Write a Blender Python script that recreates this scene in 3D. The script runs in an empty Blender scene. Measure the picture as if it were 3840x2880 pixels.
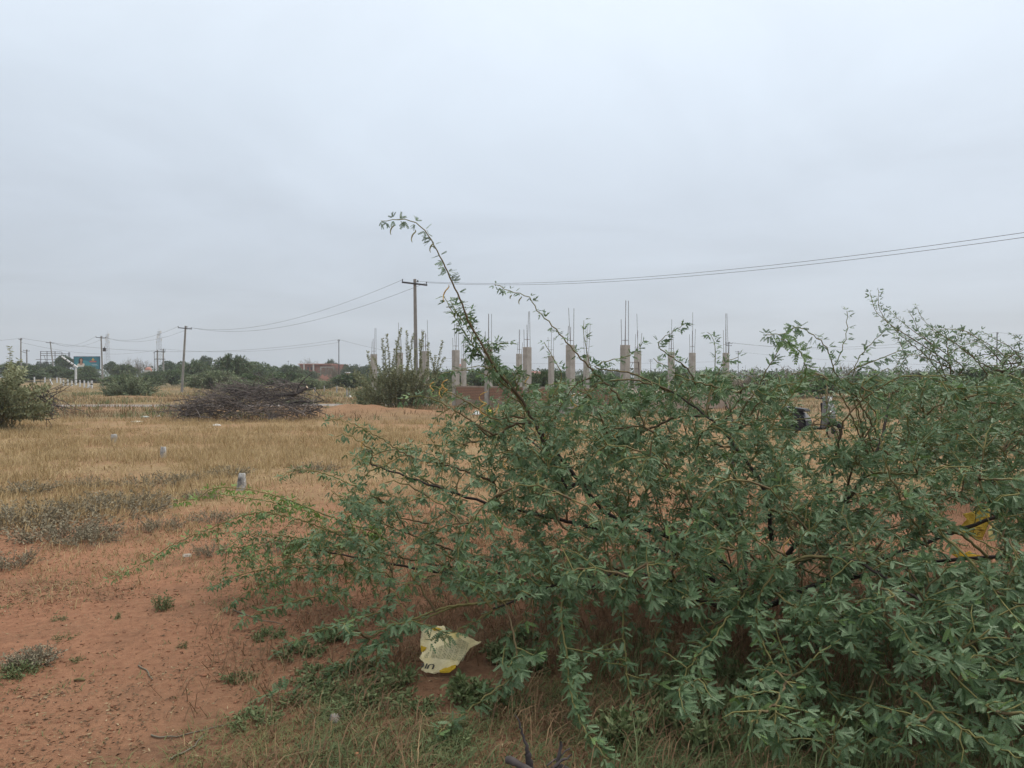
import bpy, bmesh, math, random
import numpy as np
from mathutils import Vector, Matrix
from mathutils.geometry import delaunay_2d_cdt

# ------------------------------------------------------------------ camera, sky, sun, exposure
scene = bpy.context.scene
COL = scene.collection
F, CX, CY, HCAM, HOR = 2885.0, 1920.0, 1440.0, 1.6, 1412.0
PITCH = math.atan((CY - HOR) / F)
cam_d = bpy.data.cameras.new('camera'); cam = bpy.data.objects.new('camera', cam_d); COL.objects.link(cam)
cam_d.sensor_width = 36.0; cam_d.lens = 36.0 * F / 3840.0
cam_d.clip_start = 0.05; cam_d.clip_end = 5000
cam.location = (0, 0, HCAM); cam.rotation_euler = (math.pi / 2 - PITCH, 0, 0)
scene.camera = cam

SUN_EL, SUN_AZ = math.radians(52), math.radians(62)      # azimuth measured from +Y towards +X
world = bpy.data.worlds.new('World'); scene.world = world; world.use_nodes = True
wn, wl = world.node_tree.nodes, world.node_tree.links
wn.clear()
w_out = wn.new('ShaderNodeOutputWorld'); w_bg = wn.new('ShaderNodeBackground'); w_bg.inputs['Strength'].default_value = 0.1
w_sky = wn.new('ShaderNodeTexSky'); w_sky.sky_type = 'NISHITA'; w_sky.sun_disc = False
w_sky.sun_elevation = SUN_EL; w_sky.sun_rotation = SUN_AZ; w_sky.air_density = 1.0; w_sky.dust_density = 3.0
w_tc = wn.new('ShaderNodeTexCoord'); w_sep = wn.new('ShaderNodeSeparateXYZ'); wl.new(w_tc.outputs['Generated'], w_sep.inputs[0])
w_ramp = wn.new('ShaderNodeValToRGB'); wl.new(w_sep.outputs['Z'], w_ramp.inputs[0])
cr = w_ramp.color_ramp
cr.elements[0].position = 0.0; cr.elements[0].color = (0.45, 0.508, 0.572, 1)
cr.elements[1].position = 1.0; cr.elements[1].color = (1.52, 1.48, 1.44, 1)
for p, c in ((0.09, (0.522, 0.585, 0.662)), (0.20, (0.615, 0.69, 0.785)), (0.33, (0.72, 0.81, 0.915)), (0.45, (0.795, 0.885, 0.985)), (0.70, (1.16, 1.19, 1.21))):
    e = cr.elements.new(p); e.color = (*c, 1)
# stratus layer: direction projected on a flat deck
w_za = wn.new('ShaderNodeMath'); w_za.operation = 'ADD'; w_za.inputs[1].default_value = 0.12; wl.new(w_sep.outputs['Z'], w_za.inputs[0])
w_zm = wn.new('ShaderNodeMath'); w_zm.operation = 'MAXIMUM'; w_zm.inputs[1].default_value = 0.05; wl.new(w_za.outputs[0], w_zm.inputs[0])
w_dx = wn.new('ShaderNodeMath'); w_dx.operation = 'DIVIDE'; wl.new(w_sep.outputs['X'], w_dx.inputs[0]); wl.new(w_zm.outputs[0], w_dx.inputs[1])
w_dy = wn.new('ShaderNodeMath'); w_dy.operation = 'DIVIDE'; wl.new(w_sep.outputs['Y'], w_dy.inputs[0]); wl.new(w_zm.outputs[0], w_dy.inputs[1])
w_cmb = wn.new('ShaderNodeCombineXYZ'); wl.new(w_dx.outputs[0], w_cmb.inputs[0]); wl.new(w_dy.outputs[0], w_cmb.inputs[1])
w_no = wn.new('ShaderNodeTexNoise'); w_no.inputs['Scale'].default_value = 0.75; w_no.inputs['Detail'].default_value = 7
w_no.inputs['Roughness'].default_value = 0.55; w_no.inputs['Distortion'].default_value = 0.6
wl.new(w_cmb.outputs[0], w_no.inputs['Vector'])
w_mr = wn.new('ShaderNodeMapRange'); w_mr.inputs['From Min'].default_value = 0.3; w_mr.inputs['From Max'].default_value = 0.7
w_mr.inputs['To Min'].default_value = 9.2; w_mr.inputs['To Max'].default_value = 10.9
wl.new(w_no.outputs['Fac'], w_mr.inputs['Value'])
# the deck is a little brighter towards the hidden sun
w_dot = wn.new('ShaderNodeVectorMath'); w_dot.operation = 'DOT_PRODUCT'; w_dot.inputs[1].default_value = (math.sin(SUN_AZ) * math.cos(SUN_EL), math.cos(SUN_AZ) * math.cos(SUN_EL), math.sin(SUN_EL))
wl.new(w_tc.outputs['Generated'], w_dot.inputs[0])
w_sun = wn.new('ShaderNodeMapRange'); w_sun.inputs['From Min'].default_value = -1; w_sun.inputs['To Min'].default_value = 0.80; w_sun.inputs['To Max'].default_value = 1.12
wl.new(w_dot.outputs['Value'], w_sun.inputs['Value'])
w_br = wn.new('ShaderNodeMath'); w_br.operation = 'MULTIPLY'; wl.new(w_mr.outputs[0], w_br.inputs[0]); wl.new(w_sun.outputs[0], w_br.inputs[1])
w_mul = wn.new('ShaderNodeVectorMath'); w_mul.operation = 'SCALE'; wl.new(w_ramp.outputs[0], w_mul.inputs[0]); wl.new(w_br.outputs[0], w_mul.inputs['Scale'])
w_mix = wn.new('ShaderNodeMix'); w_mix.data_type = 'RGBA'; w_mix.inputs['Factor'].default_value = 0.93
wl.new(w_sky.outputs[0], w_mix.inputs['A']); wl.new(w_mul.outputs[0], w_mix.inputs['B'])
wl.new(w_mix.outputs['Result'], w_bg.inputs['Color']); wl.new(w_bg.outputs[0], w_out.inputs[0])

sun_d = bpy.data.lights.new('sun', 'SUN'); sun = bpy.data.objects.new('sun', sun_d); COL.objects.link(sun)
sun_d.energy = 1.5; sun_d.angle = math.radians(25); sun_d.color = (1.0, 0.93, 0.83)
_sd = Vector((math.sin(SUN_AZ) * math.cos(SUN_EL), math.cos(SUN_AZ) * math.cos(SUN_EL), math.sin(SUN_EL)))
sun.rotation_euler = (-_sd).to_track_quat('-Z', 'Y').to_euler(); sun.location = (30, 20, 40)

vs = scene.view_settings
vs.view_transform = 'Standard'; vs.look = 'None'; vs.exposure = 0.06; vs.gamma = 1.0; vs.use_curve_mapping = False
scene.render.engine = 'CYCLES'
scene.cycles.max_bounces = 6; scene.cycles.diffuse_bounces = 3; scene.cycles.transmission_bounces = 3
scene.cycles.volume_bounces = 1; scene.cycles.use_denoising = True

RNG = np.random.default_rng(11); random.seed(11)
def U(a, b, n=None): return RNG.uniform(a, b, n)

# ------------------------------------------------------------------ helpers: materials
def mat(name, c1, c2=None, scale=6.0, rough=0.8, bump=0.0, bscale=40.0, detail=5, metal=0.0, spec=0.3, coord='Object'):
    m = bpy.data.materials.new(name); m.use_nodes = True
    nt = m.node_tree; b = nt.nodes['Principled BSDF']
    b.inputs['Roughness'].default_value = rough; b.inputs['Metallic'].default_value = metal
    b.inputs['Specular IOR Level'].default_value = spec
    tc = nt.nodes.new('ShaderNodeTexCoord')
    if c2 is None:
        b.inputs['Base Color'].default_value = (*c1, 1)
    else:
        n = nt.nodes.new('ShaderNodeTexNoise'); n.inputs['Scale'].default_value = scale; n.inputs['Detail'].default_value = detail
        n.inputs['Roughness'].default_value = 0.65
        nt.links.new(tc.outputs[coord], n.inputs['Vector'])
        r = nt.nodes.new('ShaderNodeValToRGB'); r.color_ramp.elements[0].position = 0.34; r.color_ramp.elements[1].position = 0.66
        r.color_ramp.elements[0].color = (*c1, 1); r.color_ramp.elements[1].color = (*c2, 1)
        nt.links.new(n.outputs['Fac'], r.inputs[0]); nt.links.new(r.outputs[0], b.inputs['Base Color'])
    if bump:
        n2 = nt.nodes.new('ShaderNodeTexNoise'); n2.inputs['Scale'].default_value = bscale; n2.inputs['Detail'].default_value = 6
        nt.links.new(tc.outputs[coord], n2.inputs['Vector'])
        bp = nt.nodes.new('ShaderNodeBump'); bp.inputs['Strength'].default_value = bump; bp.inputs['Distance'].default_value = 0.02
        nt.links.new(n2.outputs['Fac'], bp.inputs['Height']); nt.links.new(bp.outputs[0], b.inputs['Normal'])
    return m

def tone_mat(name, stops, rough=0.7, transl=0.0, spec=0.25, young=None, obj_var=0.0, sheen=0.0):
    """colour from the per-leaf attribute 'tone' (natural variation from leaf to leaf)"""
    m = bpy.data.materials.new(name); m.use_nodes = True
    nt = m.node_tree; b = nt.nodes['Principled BSDF']; out = nt.nodes['Material Output']
    b.inputs['Roughness'].default_value = rough; b.inputs['Specular IOR Level'].default_value = spec
    at = nt.nodes.new('ShaderNodeAttribute'); at.attribute_name = 'tone'
    r = nt.nodes.new('ShaderNodeValToRGB'); els = r.color_ramp.elements
    els[0].position = stops[0][0]; els[0].color = (*stops[0][1], 1)
    els[1].position = stops[-1][0]; els[1].color = (*stops[-1][1], 1)
    for p, c in stops[1:-1]:
        e = els.new(p); e.color = (*c, 1)
    nt.links.new(at.outputs['Fac'], r.inputs[0]); col = r.outputs[0]
    if young is not None:
        ay = nt.nodes.new('ShaderNodeAttribute'); ay.attribute_name = 'young'
        mx = nt.nodes.new('ShaderNodeMix'); mx.data_type = 'RGBA'; nt.links.new(ay.outputs['Fac'], mx.inputs['Factor'])
        nt.links.new(col, mx.inputs['A']); mx.inputs['B'].default_value = (*young, 1); col = mx.outputs['Result']
    if obj_var:
        oi = nt.nodes.new('ShaderNodeObjectInfo'); hs = nt.nodes.new('ShaderNodeHueSaturation')
        mr = nt.nodes.new('ShaderNodeMapRange'); mr.inputs['To Min'].default_value = 1 - obj_var; mr.inputs['To Max'].default_value = 1 + obj_var
        nt.links.new(oi.outputs['Random'], mr.inputs['Value']); nt.links.new(mr.outputs[0], hs.inputs['Value'])
        nt.links.new(col, hs.inputs['Color']); col = hs.outputs[0]
    nt.links.new(col, b.inputs['Base Color'])
    if transl:
        tr = nt.nodes.new('ShaderNodeBsdfTranslucent'); nt.links.new(col, tr.inputs['Color'])
        ms = nt.nodes.new('ShaderNodeMixShader'); ms.inputs[0].default_value = transl
        nt.links.new(b.outputs[0], ms.inputs[1]); nt.links.new(tr.outputs[0], ms.inputs[2]); nt.links.new(ms.outputs[0], out.inputs['Surface'])
    return m

M = {}
M['concrete'] = mat('concrete', (0.29, 0.27, 0.24), (0.41, 0.385, 0.35), 3.0, 0.9, 0.4, 25)
M['pole'] = mat('pole_concrete', (0.20, 0.19, 0.175), (0.30, 0.285, 0.265), 2.0, 0.9, 0.3, 30)
M['plaster'] = mat('plaster', (0.26, 0.20, 0.16), (0.36, 0.29, 0.24), 2.5, 0.95, 0.4, 30)
M['brick'] = mat('brick', (0.26, 0.145, 0.10), (0.37, 0.22, 0.155), 1.3, 0.95, 0.5, 60)
M['mortar'] = mat('mortar', (0.13, 0.10, 0.085), (0.20, 0.16, 0.135), 9, 0.95, 0.4, 60)
M['rebar'] = mat('rusty_steel', (0.09, 0.075, 0.07), (0.15, 0.12, 0.105), 8, 0.8, 0, metal=0.3)
M['iron'] = mat('dark_iron', (0.05, 0.05, 0.055), (0.09, 0.085, 0.085), 5, 0.7, 0, metal=0.2)
M['galv'] = mat('galvanised_steel', (0.13, 0.135, 0.14), (0.19, 0.195, 0.2), 3, 0.6, 0, metal=0.3)
M['wire'] = mat('wire', (0.10, 0.10, 0.11), None, rough=0.7)
M['stone'] = mat('stone', (0.24, 0.235, 0.225), (0.45, 0.44, 0.42), 14, 0.95, 0.6, 40)
M['white_paint'] = mat('chalky_white_paint', (0.45, 0.46, 0.46), (0.75, 0.76, 0.76), 5, 0.9, 0.2, 40)
M['red_wall'] = mat('red_wall', (0.25, 0.105, 0.085), (0.33, 0.145, 0.115), 0.8, 0.9)
M['pink_wall'] = mat('pink_wall', (0.42, 0.20, 0.155), (0.50, 0.26, 0.20), 0.8, 0.9)
M['cream'] = mat('cream_wall', (0.45, 0.43, 0.40), (0.58, 0.56, 0.53), 0.6, 0.9)
M['bark'] = tone_mat('bark', ((0.0, (0.19, 0.18, 0.065)), (0.3, (0.13, 0.095, 0.05)), (1.0, (0.040, 0.031, 0.026))), 0.85)
M['deadwood'] = tone_mat('dead_wood', ((0.0, (0.045, 0.038, 0.038)), (0.5, (0.115, 0.098, 0.092)), (1.0, (0.27, 0.235, 0.21))), 0.9)
M['greytwig'] = tone_mat('grey_twig', ((0.0, (0.13, 0.115, 0.085)), (1.0, (0.22, 0.195, 0.145))), 0.9)
M['olivestem'] = tone_mat('olive_stem', ((0.0, (0.14, 0.13, 0.06)), (1.0, (0.24, 0.20, 0.10))), 0.85)
M['leaf'] = tone_mat('mesquite_leaf', ((0.0, (0.054, 0.104, 0.044)), (0.5, (0.118, 0.198, 0.092)), (1.0, (0.210, 0.295, 0.165))), 0.48, 0.24, 0.4, young=(0.20, 0.33, 0.07))
M['farleaf'] = tone_mat('tree_leaf', ((0.0, (0.055, 0.092, 0.042)), (0.5, (0.098, 0.150, 0.068)), (1.0, (0.165, 0.222, 0.105))), 0.65, 0.15, 0.2, obj_var=0.14)
M['paleleaf'] = tone_mat('pale_leaf', ((0.0, (0.12, 0.165, 0.085)), (0.5, (0.19, 0.235, 0.13)), (1.0, (0.29, 0.33, 0.20))), 0.65, 0.15, 0.2, obj_var=0.1)
M['oliveleaf'] = tone_mat('olive_leaf', ((0.0, (0.15, 0.165, 0.08)), (0.5, (0.23, 0.25, 0.14)), (1.0, (0.34, 0.36, 0.22))), 0.65, 0.2, 0.2)
M['darkleaf'] = tone_mat('dark_leaf', ((0.0, (0.042, 0.070, 0.038)), (1.0, (0.095, 0.138, 0.072))), 0.65, 0.1, 0.2, obj_var=0.12)
M['twigfar'] = tone_mat('bare_twigs', ((0.0, (0.10, 0.085, 0.085)), (1.0, (0.18, 0.15, 0.145))), 0.9, obj_var=0.12)
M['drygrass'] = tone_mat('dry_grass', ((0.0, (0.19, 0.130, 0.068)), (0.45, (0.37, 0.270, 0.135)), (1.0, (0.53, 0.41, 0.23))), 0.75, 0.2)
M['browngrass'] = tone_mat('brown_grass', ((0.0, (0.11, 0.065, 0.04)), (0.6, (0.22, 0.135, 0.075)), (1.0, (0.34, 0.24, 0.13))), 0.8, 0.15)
M['greengrass'] = tone_mat('creeping_grass', ((0.0, (0.10, 0.105, 0.042)), (0.5, (0.155, 0.17, 0.068)), (1.0, (0.26, 0.25, 0.115))), 0.75, 0.2)
M['litter'] = tone_mat('plant_litter', ((0.0, (0.05, 0.035, 0.025)), (0.45, (0.13, 0.085, 0.05)), (0.7, (0.27, 0.20, 0.11)), (1.0, (0.48, 0.39, 0.25))), 0.9)
M['weed'] = tone_mat('green_weed', ((0.0, (0.075, 0.11, 0.04)), (1.0, (0.18, 0.22, 0.10))), 0.6, 0.2)
M['greyweed'] = tone_mat('grey_weed', ((0.0, (0.16, 0.14, 0.095)), (1.0, (0.32, 0.28, 0.19))), 0.85, 0.1)
M['pod'] = mat('seed_pod', (0.50, 0.30, 0.09), (0.62, 0.42, 0.15), 12, 0.7)
M['greypod'] = mat('green_pod', (0.20, 0.21, 0.10), (0.28, 0.27, 0.13), 12, 0.7)

# ------------------------------------------------------------------ helpers: objects
def link(o, parent=None):
    COL.objects.link(o)
    if parent is not None: o.parent = parent
    return o
def tag(o, label, cat, group=None):
    o['label'] = label; o['category'] = cat
    if group: o['group'] = group
    return o
def empty(name, loc, label, cat, group=None, rz=0.0):
    o = bpy.data.objects.new(name, None); COL.objects.link(o); o.location = tuple(float(v) for v in loc); o.rotation_euler = (0, 0, rz)
    o.empty_display_size = 0.2
    return tag(o, label, cat, group)
def mesh_np(name, V, faces, m, parent=None, attrs=None, smooth=False):
    """V (n,3); faces: list of (k, array of shape (f,k))"""
    me = bpy.data.meshes.new(name); V = np.asarray(V, dtype=np.float32)
    me.vertices.add(len(V)); me.vertices.foreach_set('co', V.ravel())
    loops = np.concatenate([np.asarray(f, dtype=np.int32).ravel() for k, f in faces]) if faces else np.zeros(0, np.int32)
    tot = np.concatenate([np.full(len(f), k, np.int32) for k, f in faces])
    st = np.concatenate([[0], np.cumsum(tot)[:-1]]).astype(np.int32)
    me.loops.add(len(loops)); me.loops.foreach_set('vertex_index', loops)
    me.polygons.add(len(tot)); me.polygons.foreach_set('loop_start', st); me.polygons.foreach_set('loop_total', tot)
    if smooth: me.polygons.foreach_set('use_smooth', np.ones(len(tot), bool))
    for an, av in (attrs or {}).items():
        a = me.attributes.new(an, 'FLOAT', 'POINT'); a.data.foreach_set('value', np.asarray(av, np.float32))
    me.update(calc_edges=True); me.validate()
    o = bpy.data.objects.new(name, me); me.materials.append(m)
    return link(o, parent)
def mesh_bm(name, bm, m, parent=None, smooth=False):
    me = bpy.data.meshes.new(name); bmesh.ops.recalc_face_normals(bm, faces=bm.faces[:]); bm.to_mesh(me); bm.free()
    if smooth:
        me.polygons.foreach_set('use_smooth', np.ones(len(me.polygons), bool))
    o = bpy.data.objects.new(name, me); me.materials.append(m)
    return link(o, parent)
def box(bm, c, s, rot=None, bev=0.0):
    mt = Matrix.Translation(c) @ (rot.to_4x4() if rot is not None else Matrix()) @ Matrix.Diagonal((*s, 1))
    r = bmesh.ops.create_cube(bm, size=1.0, matrix=mt)
    if bev:
        es = list({e for v in r['verts'] for e in v.link_edges})
        bmesh.ops.bevel(bm, geom=es, offset=bev, segments=2, affect='EDGES', profile=0.6)
    return r
def cyl(bm, a, b, r0, r1=None, seg=10):
    a, b = Vector(a), Vector(b); d = b - a
    mt = Matrix.Translation((a + b) / 2) @ d.to_track_quat('Z', 'Y').to_matrix().to_4x4()
    return bmesh.ops.create_cone(bm, cap_ends=True, segments=seg, radius1=r0, radius2=r0 if r1 is None else r1, depth=d.length, matrix=mt)
def nrm(v):
    v = np.asarray(v, float); return v / np.maximum(np.linalg.norm(v, axis=-1, keepdims=True), 1e-9)
def tubes_arrays(lines, sides=5):
    """lines: (pts (n,3), radii (n,), tone) -> V, quads, tone"""
    Vs, Fs, Ts, off = [], [], [], 0
    ang = np.arange(sides) * 2 * np.pi / sides; ca, sa = np.cos(ang), np.sin(ang)
    for pts, rad, tone in lines:
        pts = np.asarray(pts, float); n = len(pts)
        t = nrm(np.gradient(pts, axis=0)); ref = np.array([0.31, 0.23, 0.92]) if abs(t[0, 2]) < 0.85 else np.array([0.95, 0.2, 0.1])
        s = nrm(np.cross(t, ref)); u = np.cross(s, t)
        rad = np.broadcast_to(np.asarray(rad, float), (n,))
        ring = pts[:, None, :] + rad[:, None, None] * (ca[None, :, None] * s[:, None, :] + sa[None, :, None] * u[:, None, :])
        Vs.append(ring.reshape(-1, 3)); Ts.append(np.repeat(np.broadcast_to(np.asarray(tone, float), (n,)), sides))
        i = np.arange(n - 1)[:, None] * sides + np.arange(sides)[None, :]
        j = np.arange(n - 1)[:, None] * sides + (np.arange(sides)[None, :] + 1) % sides
        Fs.append((np.stack([i, j, j + sides, i + sides], -1).reshape(-1, 4)) + off); off += n * sides
    return np.concatenate(Vs), np.concatenate(Fs), np.concatenate(Ts)
def tube_obj(name, lines, m, parent=None, sides=5, origin=(0, 0, 0)):
    V, Q, T = tubes_arrays(lines, sides)
    return mesh_np(name, V - np.asarray(origin), [(4, Q)], m, parent, {'tone': T}, smooth=True)

# leaf templates: x along the leaf (0..1), y across (-.5...5), z lift
def pinna_template(n=6):
    V, Q = [], []
    st = 1.0 / (n + 0.3)
    for i in range(n):
        w = 0.5 * math.sin(math.pi * (0.22 + 0.62 * (i + 0.5) / n)) ** 0.6
        x0 = i * st
        for s in (-1, 1):
            k = len(V)
            V += [(x0, s * 0.01, 0), (x0 + st * 0.86, s * 0.01, 0), (x0 + st * 1.12, s * w, 0.05), (x0 + st * 0.42, s * w, 0.05)]
            Q.append((k, k + 1, k + 2, k + 3) if s > 0 else (k + 3, k + 2, k + 1, k))
    return np.array(V), np.array(Q)
PIN8 = pinna_template(7)
PIN6 = pinna_template(5)
PIN3 = (np.array([(0, 0, 0), (0.3, 0.5, .03), (0.36, .22, 0), (0.66, 0.48, .03), (0.7, .2, 0), (1, 0, 0), (0.7, -.2, 0), (0.66, -0.48, .03), (0.36, -.22, 0), (0.3, -0.5, .03)]),
        np.array([(0, 2, 1, 0), (2, 4, 3, 2), (0, 9, 8, 0), (8, 7, 6, 8), (0, 8, 2, 0), (8, 6, 4, 2), (6, 5, 4, 6)]))
OVAL = (np.array([(0, 0, 0), (.3, .36, .04), (.68, .42, .05), (1, 0, 0), (.68, -.42, .05), (.3, -.36, .04)]), np.array([(0, 1, 2, 3), (0, 3, 4, 5)]))
CARD = (np.array([(0, -.12, 0), (.55, -.5, .06), (1, .1, 0), (.4, .5, .06)]), np.array([(0, 1, 2, 3)]))
def leaves_arrays(tmpl, P, D, N, L, W):
    tv, tq = tmpl; n = len(P)
    D = nrm(D); N = N - (N * D).sum(-1, keepdims=True) * D; N = nrm(N); S = np.cross(N, D)
    L = np.broadcast_to(L, (n,)); W = np.broadcast_to(W, (n,))
    V = (P[:, None, :] + D[:, None, :] * (tv[None, :, 0] * L[:, None])[..., None] + S[:, None, :] * (tv[None, :, 1] * W[:, None])[..., None]
         + N[:, None, :] * (tv[None, :, 2] * L[:, None])[..., None])
    Q = tq[None] + (np.arange(n) * len(tv))[:, None, None]
    return V.reshape(-1, 3), Q.reshape(-1, tq.shape[1])
def fix_degenerate(Q):
    """split faces with a repeated corner (used for triangles) from quads"""
    tri = Q[:, 0] == Q[:, 3]
    return [(4, Q[~tri])] * bool((~tri).any()) + [(3, Q[tri][:, :3])] * bool(tri.any())
def leaf_obj(name, tmpl, P, D, N, L, W, tone, m, parent=None, young=None, origin=(0, 0, 0)):
    V, Q = leaves_arrays(tmpl, P, D, N, L, W); k = len(tmpl[0])
    at = {'tone': np.repeat(tone, k)}
    if young is not None: at['young'] = np.repeat(young, k)
    return mesh_np(name, V - np.asarray(origin), fix_degenerate(Q), m, parent, at)

# ------------------------------------------------------------------ terrain height
def _h(ix, iy, s):
    v = np.sin(ix * 127.1 + iy * 311.7 + s * 74.7) * 43758.5453
    return v - np.floor(v)
def vnoise(x, y, s=0):
    x = np.asarray(x, float); y = np.asarray(y, float)
    ix, iy = np.floor(x), np.floor(y); fx, fy = x - ix, y - iy
    fx = fx * fx * (3 - 2 * fx); fy = fy * fy * (3 - 2 * fy)
    a, b, c, d = _h(ix, iy, s), _h(ix + 1, iy, s), _h(ix, iy + 1, s), _h(ix + 1, iy + 1, s)
    return (a * (1 - fx) + b * fx) * (1 - fy) + (c * (1 - fx) + d * fx) * fy
def fbm(x, y, s=0, o=4):
    v, a, f = 0.0, 0.5, 1.0
    for k in range(o):
        v = v + a * vnoise(x * f, y * f, s + k * 3); a *= 0.5; f *= 2.03
    return v
def sstep(a, b, x):
    t = np.clip((np.asarray(x, float) - a) / (b - a), 0, 1); return t * t * (3 - 2 * t)
MOUNDS = []       # (x, y, rx, ry, h)
def gh(x, y):
    x = np.asarray(x, float); y = np.asarray(y, float)
    z = 0.05 * (fbm(x * 0.6, y * 0.6, 1, 3) - 0.45) * sstep(0, 3, np.abs(y) + np.abs(x))
    z = z + 0.022 * (fbm(x * 4, y * 4, 5, 3) - 0.45) * (1 - sstep(14, 30, np.hypot(x, y)))
    z = z + 1.15 * sstep(95, 150, y) * sstep(-48, -78, x) * (1 - sstep(300, 600, y))
    for mx, my, rx, ry, h in MOUNDS:
        z = z + h * np.exp(-((x - mx) / rx) ** 2 - ((y - my) / ry) ** 2) * (0.75 + 0.5 * vnoise(x * 1.7, y * 1.7, 9))
    return z
def ray(px, py):
    dx, du = (px - CX) / F, -(py - CY) / F
    f = np.array([0, math.cos(PITCH), -math.sin(PITCH)]); u = np.array([0, math.sin(PITCH), math.cos(PITCH)])
    d = f + du * u + dx * np.array([1.0, 0, 0]); return d / d[1]
def P3(px, py, D):
    return np.array([0, 0, HCAM]) + ray(px, py) * D
def G(px, py):
    """where the pixel's ray meets the ground"""
    d = ray(px, py); D = np.concatenate([np.arange(1.5, 60, 0.05), np.arange(60, 900, 0.5)])
    hz = HCAM + d[2] * D - gh(d[0] * D, D); k = np.argmax(hz < 0)
    D0 = D[k] if (hz < 0).any() else 600.0
    return np.array([d[0] * D0, D0, float(gh(d[0] * D0, D0))])
def X(px, D): return (px - CX) / F * D
def Z(py, D): return HCAM + (HOR - py) / F * D
MOUNDS += [(X(800, 34), 34, 1.6, 1.3, 0.22), (X(1290, 33), 33, 1.3, 1.2, 0.34), (X(1480, 33), 33, 1.8, 1.0, 0.30), (X(520, 55), 55, 3.0, 2.0, 0.25), (X(290, 56), 56, 3.0, 1.6, 0.2),
           (X(2650, 24), 24, 2.5, 1.5, 0.18), (X(2980, 26), 26, 2.0, 1.5, 0.2)]

# ------------------------------------------------------------------ ground
def build_ground():
    k, n = 7.6, 281
    u = np.linspace(-1, 1, n); g = 1000 * np.sinh(k * u) / math.sinh(k)
    xs, ys = g, g + 4.0
    Xg, Yg = np.meshgrid(xs, ys); Zg = gh(Xg, Yg)
    V = np.stack([Xg, Yg, Zg], -1).reshape(-1, 3)
    i = (np.arange(n - 1)[:, None] * n + np.arange(n - 1)[None, :]).ravel()
    Q = np.stack([i, i + 1, i + n + 1, i + n], -1)
    x, y = V[:, 0], V[:, 1]
    edge = 7.9 + 0.28 * np.clip(x + 6, -3, 9) + 1.6 * (fbm(x * 0.7, y * 0.7, 21) - 0.5)
    straw = sstep(-0.8, 1.5, y - edge) * (0.55 + 0.45 * sstep(0.3, 0.6, fbm(x * 0.9, y * 0.9, 33)))
    straw *= 1 - 0.6 * sstep(26.5, 30, y) * (1 - sstep(41, 46, y)); straw *= 1 - 0.5 * (sstep(26.5, 29, y) * (1 - sstep(37, 40, y)) * sstep(0.40, 0.55, fbm(x * 0.28, y * 0.4, 8)))
    green = sstep(26.5, 31, y) * (0.45 + 0.75 * sstep(.35, .6, fbm(x * 0.16, y * 0.22, 17))); green = np.clip(green, 0, 1)
    dark = np.exp(-((x - 0.9) / 2.4) ** 2 - ((y - 3.8) / 1.5) ** 2)  # soil colour turns darker brown around the front foot of the thorny shrub
    ring = np.zeros_like(x)
    for mx, my, rx, ry, h in MOUNDS:
        ring = np.maximum(ring, np.exp(-((x - mx) / rx) ** 2 - ((y - my) / ry) ** 2))
    straw *= 1 - 0.5 * sstep(0.15, 0.5, ring); green *= 1 - 0.55 * sstep(0.15, 0.5, ring)
    m = bpy.data.materials.new('red_soil'); m.use_nodes = True; nt = m.node_tree; N = nt.nodes; L = nt.links; b = N['Principled BSDF']
    b.inputs['Roughness'].default_value = 0.95; b.inputs['Specular IOR Level'].default_value = 0.15
    tc = N.new('ShaderNodeTexCoord')
    def noise(s, d=6, r=0.6):
        q = N.new('ShaderNodeTexNoise'); q.inputs['Scale'].default_value = s; q.inputs['Detail'].default_value = d; q.inputs['Roughness'].default_value = r
        L.new(tc.outputs['Object'], q.inputs['Vector']); return q
    def ramp(src, a, ca, z, cz):
        q = N.new('ShaderNodeValToRGB'); e = q.color_ramp.elements; e[0].position = a; e[0].color = (*ca, 1); e[1].position = z; e[1].color = (*cz, 1)
        L.new(src, q.inputs[0]); return q
    def mix(f, A, B):
        q = N.new('ShaderNodeMix'); q.data_type = 'RGBA'; L.new(f, q.inputs['Factor']); L.new(A, q.inputs['A']); L.new(B, q.inputs['B']); return q.outputs['Result']
    soil = ramp(noise(0.7).outputs[0], 0.35, (0.265, 0.120, 0.066), 0.65, (0.365, 0.190, 0.110))
    fine = ramp(noise(17, 8, 0.7).outputs[0], 0.38, (0.185, 0.082, 0.047), 0.58, (0.385, 0.198, 0.115))
    mm = N.new('ShaderNodeMix'); mm.data_type = 'RGBA'; mm.inputs['Factor'].default_value = 0.5
    L.new(soil.outputs[0], mm.inputs['A']); L.new(fine.outputs[0], mm.inputs['B']); col = mm.outputs['Result']
    pf = ramp(noise(0.33, 4, 0.55).outputs[0], 0.44, (0, 0, 0), 0.60, (0.55, 0.55, 0.55)); sandc = ramp(noise(30, 5).outputs[0], 0.35, (0.34, 0.172, 0.095), 0.65, (0.44, 0.24, 0.14)); col = mix(pf.outputs[0], col, sandc.outputs[0])
    bf = ramp(noise(1.1, 5, 0.6).outputs[0], 0.50, (0, 0, 0), 0.64, (0.6, 0.6, 0.6)); brc = ramp(noise(26, 6, 0.7).outputs[0], 0.38, (0.11, 0.062, 0.038), 0.62, (0.25, 0.135, 0.078)); col = mix(bf.outputs[0], col, brc.outputs[0])
    # crumbs of dry plant litter lying on the soil
    lit = ramp(noise(60, 4, 0.8).outputs[0], 0.56, (0, 0, 0), 0.66, (1, 1, 1)); litc = ramp(noise(90, 2).outputs[0], 0.4, (0.13, 0.085, 0.05), 0.6, (0.33, 0.25, 0.14))
    lf = N.new('ShaderNodeMath'); lf.operation = 'MULTIPLY'; L.new(lit.outputs[0], lf.inputs[0]); L.new(ramp(noise(1.6).outputs[0], 0.40, (0.1, 0.1, 0.1), 0.62, (0.9, 0.9, 0.9)).outputs[0], lf.inputs[1])
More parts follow.
